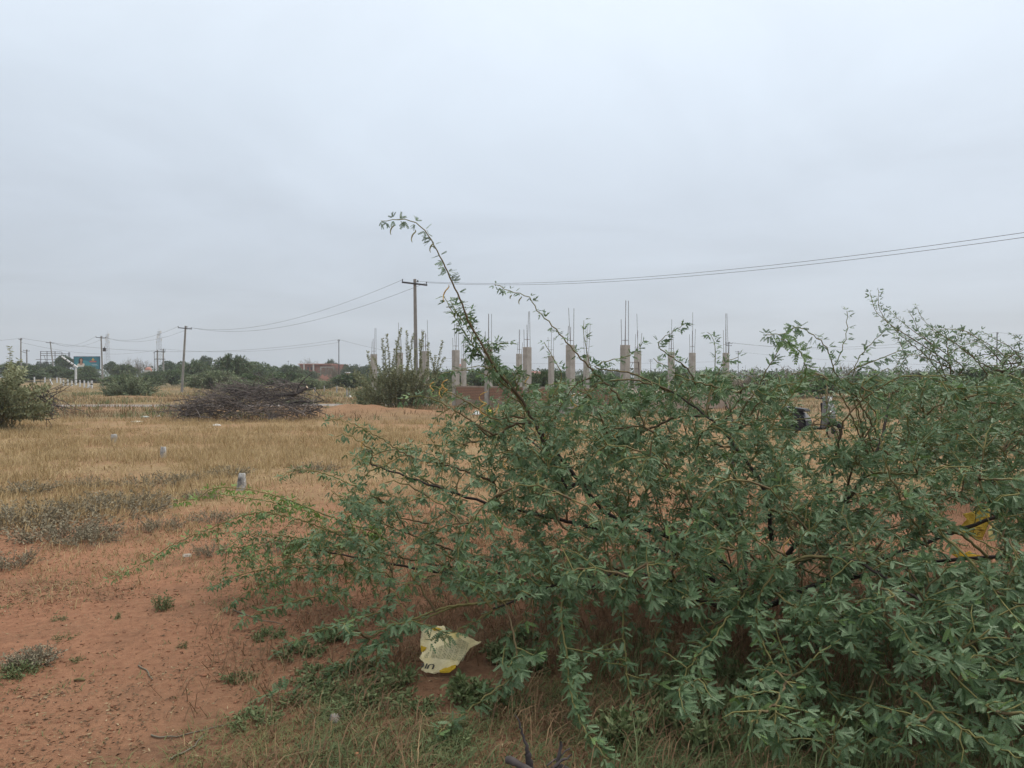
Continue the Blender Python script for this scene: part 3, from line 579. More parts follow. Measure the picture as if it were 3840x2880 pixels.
def build_white_posts():
    L = [(129, 1423, 1434, 0, 0), (168, 1423, 1436, 0, 0), (198, 1421, 1442, 7, 0), (213.5, 1421, 1436, 0, 0), (227, 1423, 1438, 0, 0), (238, 1425, 1446, 0, 1), (254, 1423, 1445, 0, 0), (269, 1425, 1448, 0, 0),
         (300, 1425, 1451, 0, 0), (316, 1427, 1454, 0, 0), (331, 1430, 1456, 0, 0), (344, 1427, 1457, 0, 1)]
    desc = ['leftmost', 'second', 'leaning third', 'fourth', 'fifth', 'sixth, spotted,', 'seventh', 'eighth', 'ninth', 'tenth', 'eleventh', 'rightmost']
    for k, (px, pt, pb, lean, spot) in enumerate(L):
        g = G(px, pb); D = min(g[1], 235); x = X(px, D); z0 = float(gh(x, D)); h = max((pb - pt) * D / F, 0.9)
        root = empty('boundary_post', (x, D, z0), desc[k] + ' white painted boundary post in the row below the billboard', 'post', 'white boundary posts')
        bm = bmesh.new(); b = Vector((-lean * D / F * 1.6, 0, h)); q = Vector((0, 0, 1)); s = 0.16 if k < 10 else 0.19
        cyl(bm, (0, 0, -0.2), b, s * 0.72, s * 0.62, 6); mesh_bm('shaft', bm, M['white_paint'], root)
        bm = bmesh.new(); cyl(bm, b * 0.985, b + Vector((0, 0, 0.10)), s * 0.66, s * 0.5, 6); mesh_bm('dark_cap', bm, M['iron'], root)
        if spot:
            bm = bmesh.new(); cyl(bm, b * 0.45 + Vector((0, -0.01, 0)), b * 0.6 + Vector((0, -0.01, 0)), s * 0.76, seg=6); mesh_bm('dark_band', bm, M['iron'], root)
    a = G(338, 1457); D = a[1]; bm = bmesh.new(); tube = tube_obj('fallen_post', [(np.array([(X(333, D), D - 0.4, .10), (X(345, D), D - .3, .42)]), np.array([.11, .09]), .5)], M['white_paint'], None, 6); tag(tube, 'white post lying tilted between the two rightmost white posts', 'post')
    # broken white pole
    D = 118.0; x = X(284.5, D); z0 = float(gh(x, D)); root = empty('broken_pole', (x, D, z0), 'broken white painted pole bent over to the left below the billboard', 'pole'); zb = Z(1380, D) - z0
    bm = bmesh.new(); cyl(bm, (0, 0, -0.3), (0, 0, zb), 0.17, 0.15, 6); mesh_bm('stump', bm, M['white_paint'], root)
    bm = bmesh.new(); cyl(bm, (X(291, D) - x, 0, Z(1378, D) - z0), (X(227, D) - x, 0, Z(1333, D) - z0), 0.17, 0.12, 6); cyl(bm, (0, 0, zb - 0.05), (X(275, D) - x, 0, Z(1372, D) - z0), 0.07, seg=6); mesh_bm('bent_shaft', bm, M['white_paint'], root)
    bm = bmesh.new()
    for t in (0.2, 0.38, 0.62, 0.93):
        c = Vector((X(291 - 64 * t, D) - x, 0, Z(1378 - 45 * t, D) - z0)); d = Vector((-64, 0, 45)).normalized(); cyl(bm, c, c + d * 0.16, 0.175 - 0.05 * t, seg=6)
    mesh_bm('dark_ring', bm, M['iron'], root)
    # grey fence posts right of the brush pile
    P = [(1169, 1448, 1466), (1180, 1452, 1478), (1216, 1447, 1472), (1263, 1447, 1474), (1301, 1454, 1487), (1310, 1450, 1486), (1361, 1451, 1490)]
    nm = ['leftmost', 'second from left', 'third from left', 'fourth from left', 'left one of the close pair', 'right one of the close pair', 'rightmost']
    for k, (px, pt, pb) in enumerate(P):
        g = G(px, pb); D = g[1]; x = X(px, D); z0 = float(gh(x, D)); h = (pb - pt) * D / F; bm = bmesh.new()
        box(bm, (0, 0, h / 2 - 0.1), (0.11, 0.11, h + 0.2), None, 0.01); box(bm, (0, 0, h * 0.62), (0.118, 0.118, 0.02)); box(bm, (0, 0, h * 0.3), (0.118, 0.118, 0.02))
        o = mesh_bm('fence_post', bm, M['stone'], None); o.location = (x, D, z0); tag(o, 'pale stone fence post right of the brush pile, ' + nm[k], 'post', 'stone fence posts')
build_white_posts()

# ------------------------------------------------------------------ far buildings
def build_far():
    D = 215.0; x = X(1150, D); g = float(gh(x, D)); root = empty('red_building', (x, D, g), 'dull red building with white columns behind bare trees', 'building')
    def bx(name, p0, p1, t0, t1, m, dy=0.0, th=6.0, par=None):
        bm = bmesh.new(); xa, xb, za, zb = X(p0, D) - x, X(p1, D) - x, Z(t1, D) - g, Z(t0, D) - g
        box(bm, ((xa + xb) / 2, th / 2 + dy, (za + zb) / 2), (xb - xa, th, zb - za)); return mesh_bm(name, bm, m, par or root)
    w = bx('wall', 1124, 1290, 1366, 1425, M['red_wall']); bx('roof_slab', 1120, 1246, 1364, 1367, M['pink_wall'], -0.8, 7.5)
    for px in (1143, 1178): bx('column', px - 2.2, px + 2.2, 1366, 1410, M['cream'], -0.9, 0.4)
    for px in (1205, 1253): bx('column', px - 1.6, px + 1.6, 1378, 1410, M['concrete'], -0.9, 0.4)
    bx('beam', 1203, 1255, 1375, 1379, M['concrete'], -0.9, 0.4)
    for px in (1156, 1168): bx('window', px - 3, px + 3, 1376, 1388, M['iron'], -0.05, 0.1, w)
    D = 205.0; x = X(1240, D); g = float(gh(x, D)); root = empty('compound_wall', (x, D, g), 'pink compound wall with square pillars in front of the red building', 'wall')
    bx('wall_panel', 1176, 1266, 1409.5, 1432, M['pink_wall'], 0, 0.25)
    for px in (1176, 1192, 1209, 1226, 1240, 1252): bx('pillar', px - 3.0, px + 3.0, 1404.5, 1432, M['pink_wall'], -0.05, 0.4)
    D = 190.0; x = X(1045, D); g = float(gh(x, D)); root = empty('low_pink_wall', (x, D, g), 'short pink pillared wall glimpsed left of the red building', 'wall')
    bx('wall_panel', 1025, 1066, 1404, 1430, M['pink_wall'], 0, 0.25)
    for px in (1028, 1046, 1062): bx('pillar', px - 3.0, px + 3.0, 1401, 1430, M['pink_wall'], -0.05, 0.4)
    for p0, p1, t, Dd, lab in ((1706, 1736, 1364, 240, 'red roofed house behind the second column from the arching shoot'), (1982, 2030, 1392, 180, 'low red roofed house behind the middle columns')):
        D = float(Dd); x = X((p0 + p1) / 2, D); g = float(gh(x, D)); root = empty('red_house', (x, D, g), lab, 'house'); bx('wall', p0 + 1, p1 - 1, t + 8, 1440, M['cream'])
        bm = bmesh.new(); xa, xb = X(p0, D) - x, X(p1, D) - x; za, zb = Z(t + 9, D) - g, Z(t, D) - g
        v = [bm.verts.new(q) for q in ((xa, -0.6, za), (xb, -0.6, za), (xb, 3, zb), (xa, 3, zb), (xb, 6.6, za), (xa, 6.6, za))]
        for f in ((0, 1, 2, 3), (3, 2, 4, 5), (0, 3, 5), (1, 4, 2), (0, 5, 4, 1)): bm.faces.new([v[k] for k in f])
        mesh_bm('roof', bm, M['red_wall'], root); bx('door', (p0 + p1) / 2 - 1.5, (p0 + p1) / 2 + 1.5, t + 16, 1440, M['iron'], -0.06, 0.1)
    D = 330.0; x = X(2302, D); g = float(gh(x, D)); root = empty('flat_roofed_house', (x, D, g), 'brownish flat roofed house far off between the columns', 'house')
    w = bx('wall', 2280, 2325, 1399, 1425, M['plaster']); bx('parapet', 2278, 2296, 1394, 1399.5, M['plaster'], -0.2); bx('parapet', 2312, 2327, 1395, 1399.5, M['plaster'], -0.2)
    for px in (2288, 2304, 2317): bx('window', px - 2, px + 2, 1403, 1409, M['iron'], -0.05, 0.1, w)
    D = 300.0; x = X(2262, D); g = float(gh(x, D)); root = empty('white_shed', (x, D, g), 'small white shed far off left of the flat roofed house', 'shed'); bx('wall', 2250, 2274, 1405, 1430, M['cream']); bx('roof', 2248, 2276, 1403, 1405.5, M['concrete'], -0.4, 7)
    D = 175.0; x = X(557, D); g = float(gh(x, D)); root = empty('small_shrine', (x, D, g), 'small rounded pink and white shrine in the tree line', 'shrine')
    bm = bmesh.new(); r = bmesh.ops.create_uvsphere(bm, u_segments=16, v_segments=10, radius=1.0, matrix=Matrix.Translation((0, 0, Z(1388, D) - g)) @ Matrix.Diagonal((0.75, 0.6, 0.72, 1))); mesh_bm('dome', bm, M['pink_wall'], root, True)
    bx('base', 547, 567, 1388, 1425, M['cream'], -0.6, 1.4)
    D = 150.0; x = X(1302, D); g = float(gh(x, D)); root = empty('pink_hut', (x, D, g), 'tiny pink and white hut above the bushes right of the dark iron pole', 'hut'); bx('wall', 1296, 1308, 1398, 1425, M['pink_wall'], 0, 1.2); bx('roof', 1294, 1310, 1395, 1399, M['white_paint'], -0.2, 1.6)
build_far()

# ------------------------------------------------------------------ far trees and shrubs
def crown_points(rs, kind):
    """unit crown: width about 2 (x,y in -1..1), height 0..1 ; returns P,D,N,L,W,tone, twig lines"""
    lines = []
    if kind == 'round':
        nl = 11; C = np.stack([rs.uniform(-.62, .62, nl), rs.uniform(-.6, .6, nl), rs.uniform(.40, .80, nl)], -1); Rr = rs.uniform(.22, .40, nl)
        C = np.vstack([C, [[0, 0, .62]]]); Rr = np.append(Rr, .42); n = 5200; w = rs.integers(0, nl + 1, n)
        d = nrm(rs.normal(size=(n, 3))); rr = Rr[w] * rs.uniform(.55, 1.08, n) ** 0.6
        P = C[w] + d * rr[:, None] * np.array([1, 1, .62]); D = nrm(d + rs.normal(size=(n, 3)) * .7); N = nrm(d + np.array([0, 0, .7]) + rs.normal(size=(n, 3)) * .4); L = rs.uniform(.05, .10, n); W = L * .75
        for k in range(nl): lines.append((np.array([(0, 0, .0), (C[k, 0] * .2, C[k, 1] * .2, .25), C[k]]), np.array([.05, .035, .01]), .8))
    elif kind == 'feather':
        P, D, N, L = [], [], [], []
        for k in range(230):
            a = rs.uniform(0, 2 * np.pi); rad = rs.uniform(.2, 1.0); top = rs.uniform(.35, 1.0) * (1 - .25 * rad); t = np.linspace(.25, 1, 26)[:, None]
            e = np.array([math.cos(a) * rad, math.sin(a) * rad, top]); c = np.array([math.cos(a) * rad * .3, math.sin(a) * rad * .3, top * 1.02]); s = np.array([0, 0, .05])
            p = (1 - t) ** 2 * s + 2 * t * (1 - t) * c + t * t * e; p[:, 2] -= (np.maximum(t[:, 0] - .7, 0) ** 2) * rs.uniform(.2, 1.4)
            p += rs.normal(size=p.shape) * .012; tg = nrm(np.gradient(p, axis=0))
            lines.append((p[::5], np.linspace(.016, .004, len(p[::5])), .7))
            for rep in range(3):
                q = rs.normal(size=p.shape); P.append(p + q * .012); D.append(nrm(tg * 1.0 + q * .5 + np.array([0, 0, -.2]))); N.append(nrm(np.array([0, 0, 1.]) + q * .5)); L.append(rs.uniform(.06, .125, len(p)))
        P, D, N, L = map(np.concatenate, (P, D, N, L)); W = L * .30
    elif kind == 'upright':
        P, D, N, L = [], [], [], []
        for k in range(160):
            a = rs.uniform(0, 2 * np.pi); rad = rs.uniform(.05, 1.0); top = rs.uniform(.25, 1.0) * (1 - .45 * rad ** 2); b0 = np.array([math.cos(a) * rad * .55, math.sin(a) * rad * .55, 0]); e = np.array([math.cos(a) * rad, math.sin(a) * rad, top])
            n = 22; t = np.linspace(.12, 1, n)[:, None]; p = b0 + (e - b0) * np.concatenate([t ** 1.5, t ** 1.5, t], 1) + rs.normal(size=(n, 3)) * .008; lines.append((p[::4], np.linspace(.010, .004, len(p[::4])), rs.uniform(.2, 1)))
            tg = nrm(np.gradient(p, axis=0))
            for rep in range(3):
                q = rs.normal(size=p.shape) * np.array([1, 1, .3]); P.append(p); D.append(nrm(tg * .5 + nrm(q))); N.append(nrm(tg + q * .3)); L.append(rs.uniform(.06, .105, n) * (1.15 - .5 * t[:, 0]))
        P, D, N, L = map(np.concatenate, (P, D, N, L)); W = L * .5
    else:   # bare
        for k in range(60):
            a = rs.uniform(0, 2 * np.pi); rad = rs.uniform(.2, 1.0); top = rs.uniform(.45, 1.0) * (1 - .2 * rad); e = np.array([math.cos(a) * rad, math.sin(a) * rad, top]); t = np.linspace(0, 1, 9)[:, None]
            p = e * np.concatenate([t ** 1.4, t ** 1.4, t ** .8], 1) + rs.normal(size=(9, 3)) * .014; lines.append((p, np.linspace(.014, .004, 9), rs.uniform(.2, 1)))
            for j in range(9):
                i0 = rs.integers(3, 9); d = nrm(rs.normal(size=3) + np.array([0, 0, .7])); q = p[i0] + d * np.linspace(0, rs.uniform(.1, .28), 4)[:, None] + rs.normal(size=(4, 3)) * .01; lines.append((q, np.linspace(.006, .003, 4), rs.uniform(0, 1)))
        n = 420; w = rs.integers(0, len(lines), n); P = np.stack([lines[k][0][-1] for k in w]) + rs.normal(size=(n, 3)) * .03; D = nrm(rs.normal(size=(n, 3))); N = nrm(rs.normal(size=(n, 3)) + np.array([0, 0, 1])); L = rs.uniform(.02, .045, n); W = L * .7
    return P, D, N, L, W, rs.uniform(0, 1, len(P)), lines
LIB = {}
def lib(kind, v):
    if (kind, v) not in LIB:
        rs = np.random.default_rng(100 + v * 7 + sum(map(ord, kind))); P, D, N, L, W, T, lines = crown_points(rs, kind)
        tm = OVAL if kind == 'upright' else CARD
        LIB[(kind, v)] = (P, D, N, L, W, T, lines, tm, {})
    return LIB[(kind, v)]
def plant(name, kind, px, wpx, ptop, D, label, cat, m, v=0, pbase=None, group=None, rz=None, wood='greytwig'):
    x = X(px, D); z0 = float(gh(x, D)); H = Z(ptop, D) - z0; w = wpx * D / F / 2; key = 'k'; P, D_, N, L, W, T, lines, tm, cache = lib(kind, v)
    root = empty(name, (x, D, z0), label, cat, group, rz if rz is not None else (px * 0.37) % 6.28)
    if key not in cache:
        k = np.array([1.0, 1.0, 1.0]); c = leaf_obj('crown', tm, P, D_, N, L, W, T, M[m], root); t = tube_obj('trunk', lines, M[wood], root, 4); cache[key] = (c, t)
    else:
        c = cache[key][0].copy(); t = cache[key][1].copy(); link(c, root); link(t, root); c.parent = root; t.parent = root
    for o, mm in ((c, M[m]), (t, M[wood])): o.material_slots[0].link = 'OBJECT'; o.material_slots[0].material = mm
    for o in (c, t): o.scale = (w, w, H * 1.02); o.location = (0, 0, -0.02)
    return root
TREES = [
 ('evergreen_tree', 'round', 232, 92, 1333, 172, 'dark round tree behind the right half of the empty billboard frame', 'tree', 'darkleaf', 0),
 ('evergreen_tree', 'round', 168, 60, 1352, 180, 'low dark tree behind the left half of the empty billboard frame', 'tree', 'darkleaf', 1),
 ('mesquite_tree', 'feather', 60, 150, 1353, 150, 'broad green feathery tree behind the linked pole pair', 'tree', 'farleaf', 0),
 ('mesquite_tree', 'feather', 128, 110, 1366, 145, 'dark green feathery tree right of the linked pole pair', 'tree', 'farleaf', 1),
 ('mesquite_tree', 'feather', 205, 120, 1370, 140, 'green feathery tree at the foot of the empty billboard frame', 'tree', 'farleaf', 2),
 ('mesquite_tree', 'feather', 262, 90, 1384, 138, 'low green feathery bush right behind the broken white pole', 'bush', 'farleaf', 0),
 ('mesquite_tree', 'feather', 327, 92, 1368, 150, 'dark feathery tree covering the lower edge of the teal billboard', 'tree', 'farleaf', 1),
 ('mesquite_tree', 'feather', 330, 120, 1394, 132, 'low wide green bush below the teal billboard', 'bush', 'farleaf', 2),
 ('evergreen_tree', 'round', 428, 76, 1356, 190, 'dark tree right of the lattice tower by the billboard', 'tree', 'darkleaf', 0),
 ('mesquite_tree', 'feather', 470, 110, 1362, 150, 'green feathery tree behind the pale leafy shrub', 'tree', 'farleaf', 1),
 ('bare_tree', 'bare', 478, 60, 1346, 230, 'bare greyish tree showing above the pale leafy shrub', 'tree', 'twigfar', 0),
 ('bare_tree', 'bare', 520, 48, 1341, 235, 'taller bare greyish tree left of the pink shrine', 'tree', 'twigfar', 1),
 ('bare_tree', 'bare', 556, 60, 1355, 215, 'brown thin tree directly behind the pink shrine', 'tree', 'twigfar', 2),
 ('evergreen_tree', 'round', 640, 110, 1349, 170, 'dark tree directly right of the twin transformer poles', 'tree', 'darkleaf', 1),
 ('mesquite_tree', 'feather', 585, 120, 1388, 150, 'low green bushes at the foot of the twin transformer poles', 'bush', 'farleaf', 0),
 ('mesquite_tree', 'feather', 655, 130, 1382, 118, 'dark feathery bush just left of the leaning pole', 'bush', 'farleaf', 2),
 ('mesquite_tree', 'feather', 735, 150, 1344, 128, 'wide dark feathery tree just right of the leaning pole', 'tree', 'farleaf', 1),
 ('evergreen_tree', 'round', 772, 52, 1334, 185, 'small domed tree top left of the tallest feathery tree', 'tree', 'darkleaf', 0),
 ('mesquite_tree', 'feather', 868, 190, 1322, 108, 'tallest feathery tree with windswept top behind the brush pile', 'tree', 'farleaf', 0),
 ('rounded_tree', 'round', 985, 150, 1352, 160, 'bright green rounded tree right of the tallest feathery tree', 'tree', 'farleaf', 1),
 ('mesquite_tree', 'feather', 1085, 130, 1364, 165, 'green feathery tree around the small dark far pole', 'tree', 'farleaf', 2),
 ('bare_tree', 'bare', 1165, 110, 1349, 232, 'bare grey trees rising behind the red building', 'tree', 'twigfar', 0),
 ('rain_tree', 'feather', 1238, 78, 1344, 225, 'dark spreading tree behind the right end of the red building', 'tree', 'darkleaf', 1),
 ('bare_tree', 'bare', 1222, 100, 1372, 208, 'brown leafless thicket in front of the red building', 'thicket', 'twigfar', 1),
 ('mesquite_tree', 'feather', 1150, 120, 1384, 190, 'green tree covering the foot of the red building', 'tree', 'farleaf', 0),
 ('bare_tree', 'bare', 1255, 90, 1366, 200, 'bare grey tree at the right end of the red building', 'tree', 'twigfar', 2),
 ('evergreen_tree', 'round', 1312, 74, 1362, 185, 'dark round tree right of the dark iron pole', 'tree', 'darkleaf', 1),
 ('evergreen_tree', 'round', 1372, 90, 1368, 185, 'dark tree behind the small far pole by the upright shrub', 'tree', 'darkleaf', 0),
 ('mesquite_bush', 'feather', 800, 240, 1384, 80, 'wide pale green feathery bush just behind the brush pile', 'bush', 'paleleaf', 1),
 ('mesquite_bush', 'feather', 930, 170, 1398, 84, 'green feathery bush behind the right half of the brush pile', 'bush', 'farleaf', 0),
 ('mesquite_bush', 'feather', 1075, 210, 1392, 98, 'dark green feathery bush between brush pile and red building', 'bush', 'farleaf', 2),
 ('mesquite_bush', 'feather', 1200, 110, 1424, 90, 'low yellowish bush below the pink compound wall', 'bush', 'paleleaf', 2),
 ('mesquite_bush', 'feather', 1310, 190, 1396, 92, 'green feathery bush right of the pink compound wall', 'bush', 'farleaf', 1),
 ('mesquite_bush', 'feather', 1420, 150, 1402, 88, 'green bush behind the upright leafy shrub', 'bush', 'farleaf', 0),
 ('mesquite_bush', 'feather', 1560, 190, 1386, 86, 'green bush behind the tall grey pole', 'bush', 'farleaf', 2),
 ('mesquite_bush', 'feather', 1690, 190, 1390, 84, 'green bush behind the left end of the brick plinth', 'bush', 'farleaf', 1),
 ('mesquite_bush', 'feather', 1820, 200, 1380, 86, 'green bush behind the arching shoot and brick plinth', 'bush', 'farleaf', 0),
 ('mesquite_bush', 'feather', 1960, 200, 1388, 82, 'green bush behind the middle of the brick plinth', 'bush', 'farleaf', 2),
 ('mesquite_bush', 'feather', 2090, 180, 1386, 84, 'green bush behind the right end of the brick plinth', 'bush', 'farleaf', 1),
 ('mesquite_bush', 'feather', 2215, 170, 1396, 86, 'green bush behind the widest pair of columns', 'bush', 'farleaf', 0),
 ('evergreen_tree', 'round', 2250, 30, 1384, 290, 'tiny dark tree left of the far white shed', 'tree', 'darkleaf', 0),
 ('evergreen_tree', 'round', 2310, 80, 1390, 310, 'small brownish trees in front of the flat roofed house', 'tree', 'darkleaf', 1),
 ('mesquite_bush', 'feather', 2330, 180, 1408, 78, 'low green bush behind the thickest column', 'bush', 'farleaf', 2),
 ('mesquite_bush', 'feather', 2455, 190, 1392, 80, 'green bush right of the steel trestle', 'bush', 'farleaf', 1),
 ('mesquite_bush', 'feather', 2560, 170, 1370, 78, 'green bush behind the two thin right columns', 'bush', 'farleaf', 0),
 ('mesquite_bush', 'feather', 330, 150, 1412, 128, 'low green scrub well behind the rightmost white posts', 'bush', 'farleaf', 1),
 ('mesquite_bush', 'feather', 450, 150, 1400, 100, 'green scrub behind the pale leafy shrub', 'bush', 'farleaf', 0),
 ('mesquite_bush', 'feather', 560, 130, 1404, 105, 'green scrub right of the pale leafy shrub', 'bush', 'farleaf', 2),
 ('mesquite_bush', 'feather', 745, 120, 1400, 92, 'dark green scrub just right of the leaning pole foot', 'bush', 'farleaf', 2),
 ('mesquite_bush', 'feather', 100, 180, 1386, 128, 'green scrub at the foot of the linked pole pair', 'bush', 'farleaf', 1),
 ('mesquite_bush', 'feather', 1150, 150, 1412, 78, 'yellowish scrub behind the cut logs of the brush pile', 'bush', 'paleleaf', 0),
 ('mesquite_bush', 'feather', 900, 200, 1420, 66, 'pale scrub showing just over the middle of the brush pile', 'bush', 'paleleaf', 2),
 ('mesquite_bush', 'feather', 1640, 150, 1388, 60, 'green bush left of the brick plinth end', 'bush', 'farleaf', 0),
 ('mesquite_bush', 'feather', 1890, 170, 1382, 62, 'taller green bush behind the second brick panel', 'bush', 'farleaf', 1),
 ('mesquite_bush', 'feather', 2040, 150, 1380, 60, 'taller green bush behind the third brick panel', 'bush', 'farleaf', 0),
 ('mesquite_bush', 'feather', 2270, 160, 1398, 60, 'green bush in the gap left of the thickest column', 'bush', 'farleaf', 2),
 ('mesquite_bush', 'feather', 2440, 160, 1392, 58, 'green bush in the gap right of the thickest column', 'bush', 'farleaf', 0),
 ('bare_thicket', 'bare', 2560, 190, 1392, 70, 'grey brown thicket behind the two thin right columns', 'thicket', 'twigfar', 2),
 ('mesquite_bush', 'feather', 2680, 170, 1386, 76, 'green bush behind the rightmost column', 'bush', 'farleaf', 2),
 ('bare_thicket', 'bare', 2800, 200, 1384, 58, 'grey leafless thicket right of the rightmost column', 'thicket', 'twigfar', 0),
 ('mesquite_bush', 'feather', 2890, 190, 1394, 62, 'dull green bush between the two grey thickets', 'bush', 'darkleaf', 1),
 ('bare_thicket', 'bare', 3010, 230, 1366, 56, 'large grey leafless thicket above the scooter', 'thicket', 'twigfar', 1),
 ('mesquite_bush', 'feather', 3080, 240, 1402, 60, 'dull green bush above and behind the scooter', 'bush', 'darkleaf', 2),
 ('bare_thicket', 'bare', 3200, 220, 1370, 56, 'grey leafless thicket right of the scooter', 'thicket', 'twigfar', 2),
 ('mesquite_bush', 'feather', 3270, 230, 1398, 58, 'dull green bush below the feathery shoots at right', 'bush', 'darkleaf', 0),
 ('bare_thicket', 'bare', 3390, 230, 1380, 52, 'grey leafless thicket under the feathery shoots at right', 'thicket', 'twigfar', 0),
 ('mesquite_bush', 'feather', 3470, 240, 1388, 56, 'dull green bush second from the right edge', 'bush', 'darkleaf', 1),
 ('mesquite_bush', 'feather', 3690, 300, 1372, 54, 'dull green bush at the right edge behind the far right pole', 'bush', 'darkleaf', 2),
 ('mesquite_bush', 'feather', 3900, 260, 1372, 58, 'dull green bush cut by the right edge', 'bush', 'darkleaf', 0)]
for a in TREES: plant(*a)
plant('milkweed_shrub', 'upright', 490, 215, 1384, 58, 'pale grey green leafy shrub right of the white posts', 'shrub', 'paleleaf', 0)
plant('milkweed_shrub', 'upright', 430, 110, 1412, 60, 'smaller pale shrub at the foot of the pole by the billboard', 'shrub', 'paleleaf', 1)
plant('milkweed_shrub', 'upright', 1380, 120, 1395, 41, 'low leafy shrub at the left foot of the spiky shrub', 'shrub', 'paleleaf', 1, wood='olivestem')
plant('weed_bush', 'upright', 1000, 230, 1462, 66, 'low yellow green weeds right of the brush pile', 'bush', 'paleleaf', 1)
plant('weed_bush', 'upright', 1110, 190, 1492, 44, 'low yellow green weeds beside the brush pile logs', 'bush', 'paleleaf', 0)

# far wood line closing the horizon
def far_wood():
    rs = np.random.default_rng(5); n = 26000; a = rs.uniform(-0.78, 0.78, n); D = rs.uniform(330, 620, n); x = np.tan(a) * D
    top = 2.6 + 3.4 * fbm(a * 30, np.zeros(n), 41) + 1.6 * fbm(a * 110, np.zeros(n), 43); z = gh(x, D) + top * rs.uniform(0, 1, n) ** 0.7
    P = np.stack([x, D, z], -1); L = rs.uniform(0.6, 1.5, n); o = leaf_obj('far_wood', CARD, P, nrm(rs.normal(size=(n, 3))), nrm(rs.normal(size=(n, 3)) + np.array([0, -.4, .8])), L, L * .8, rs.uniform(0, 1, n), M['darkleaf']); o['kind'] = 'stuff'; o['label'] = 'dark wood line along the horizon'; o['category'] = 'woods'
far_wood()

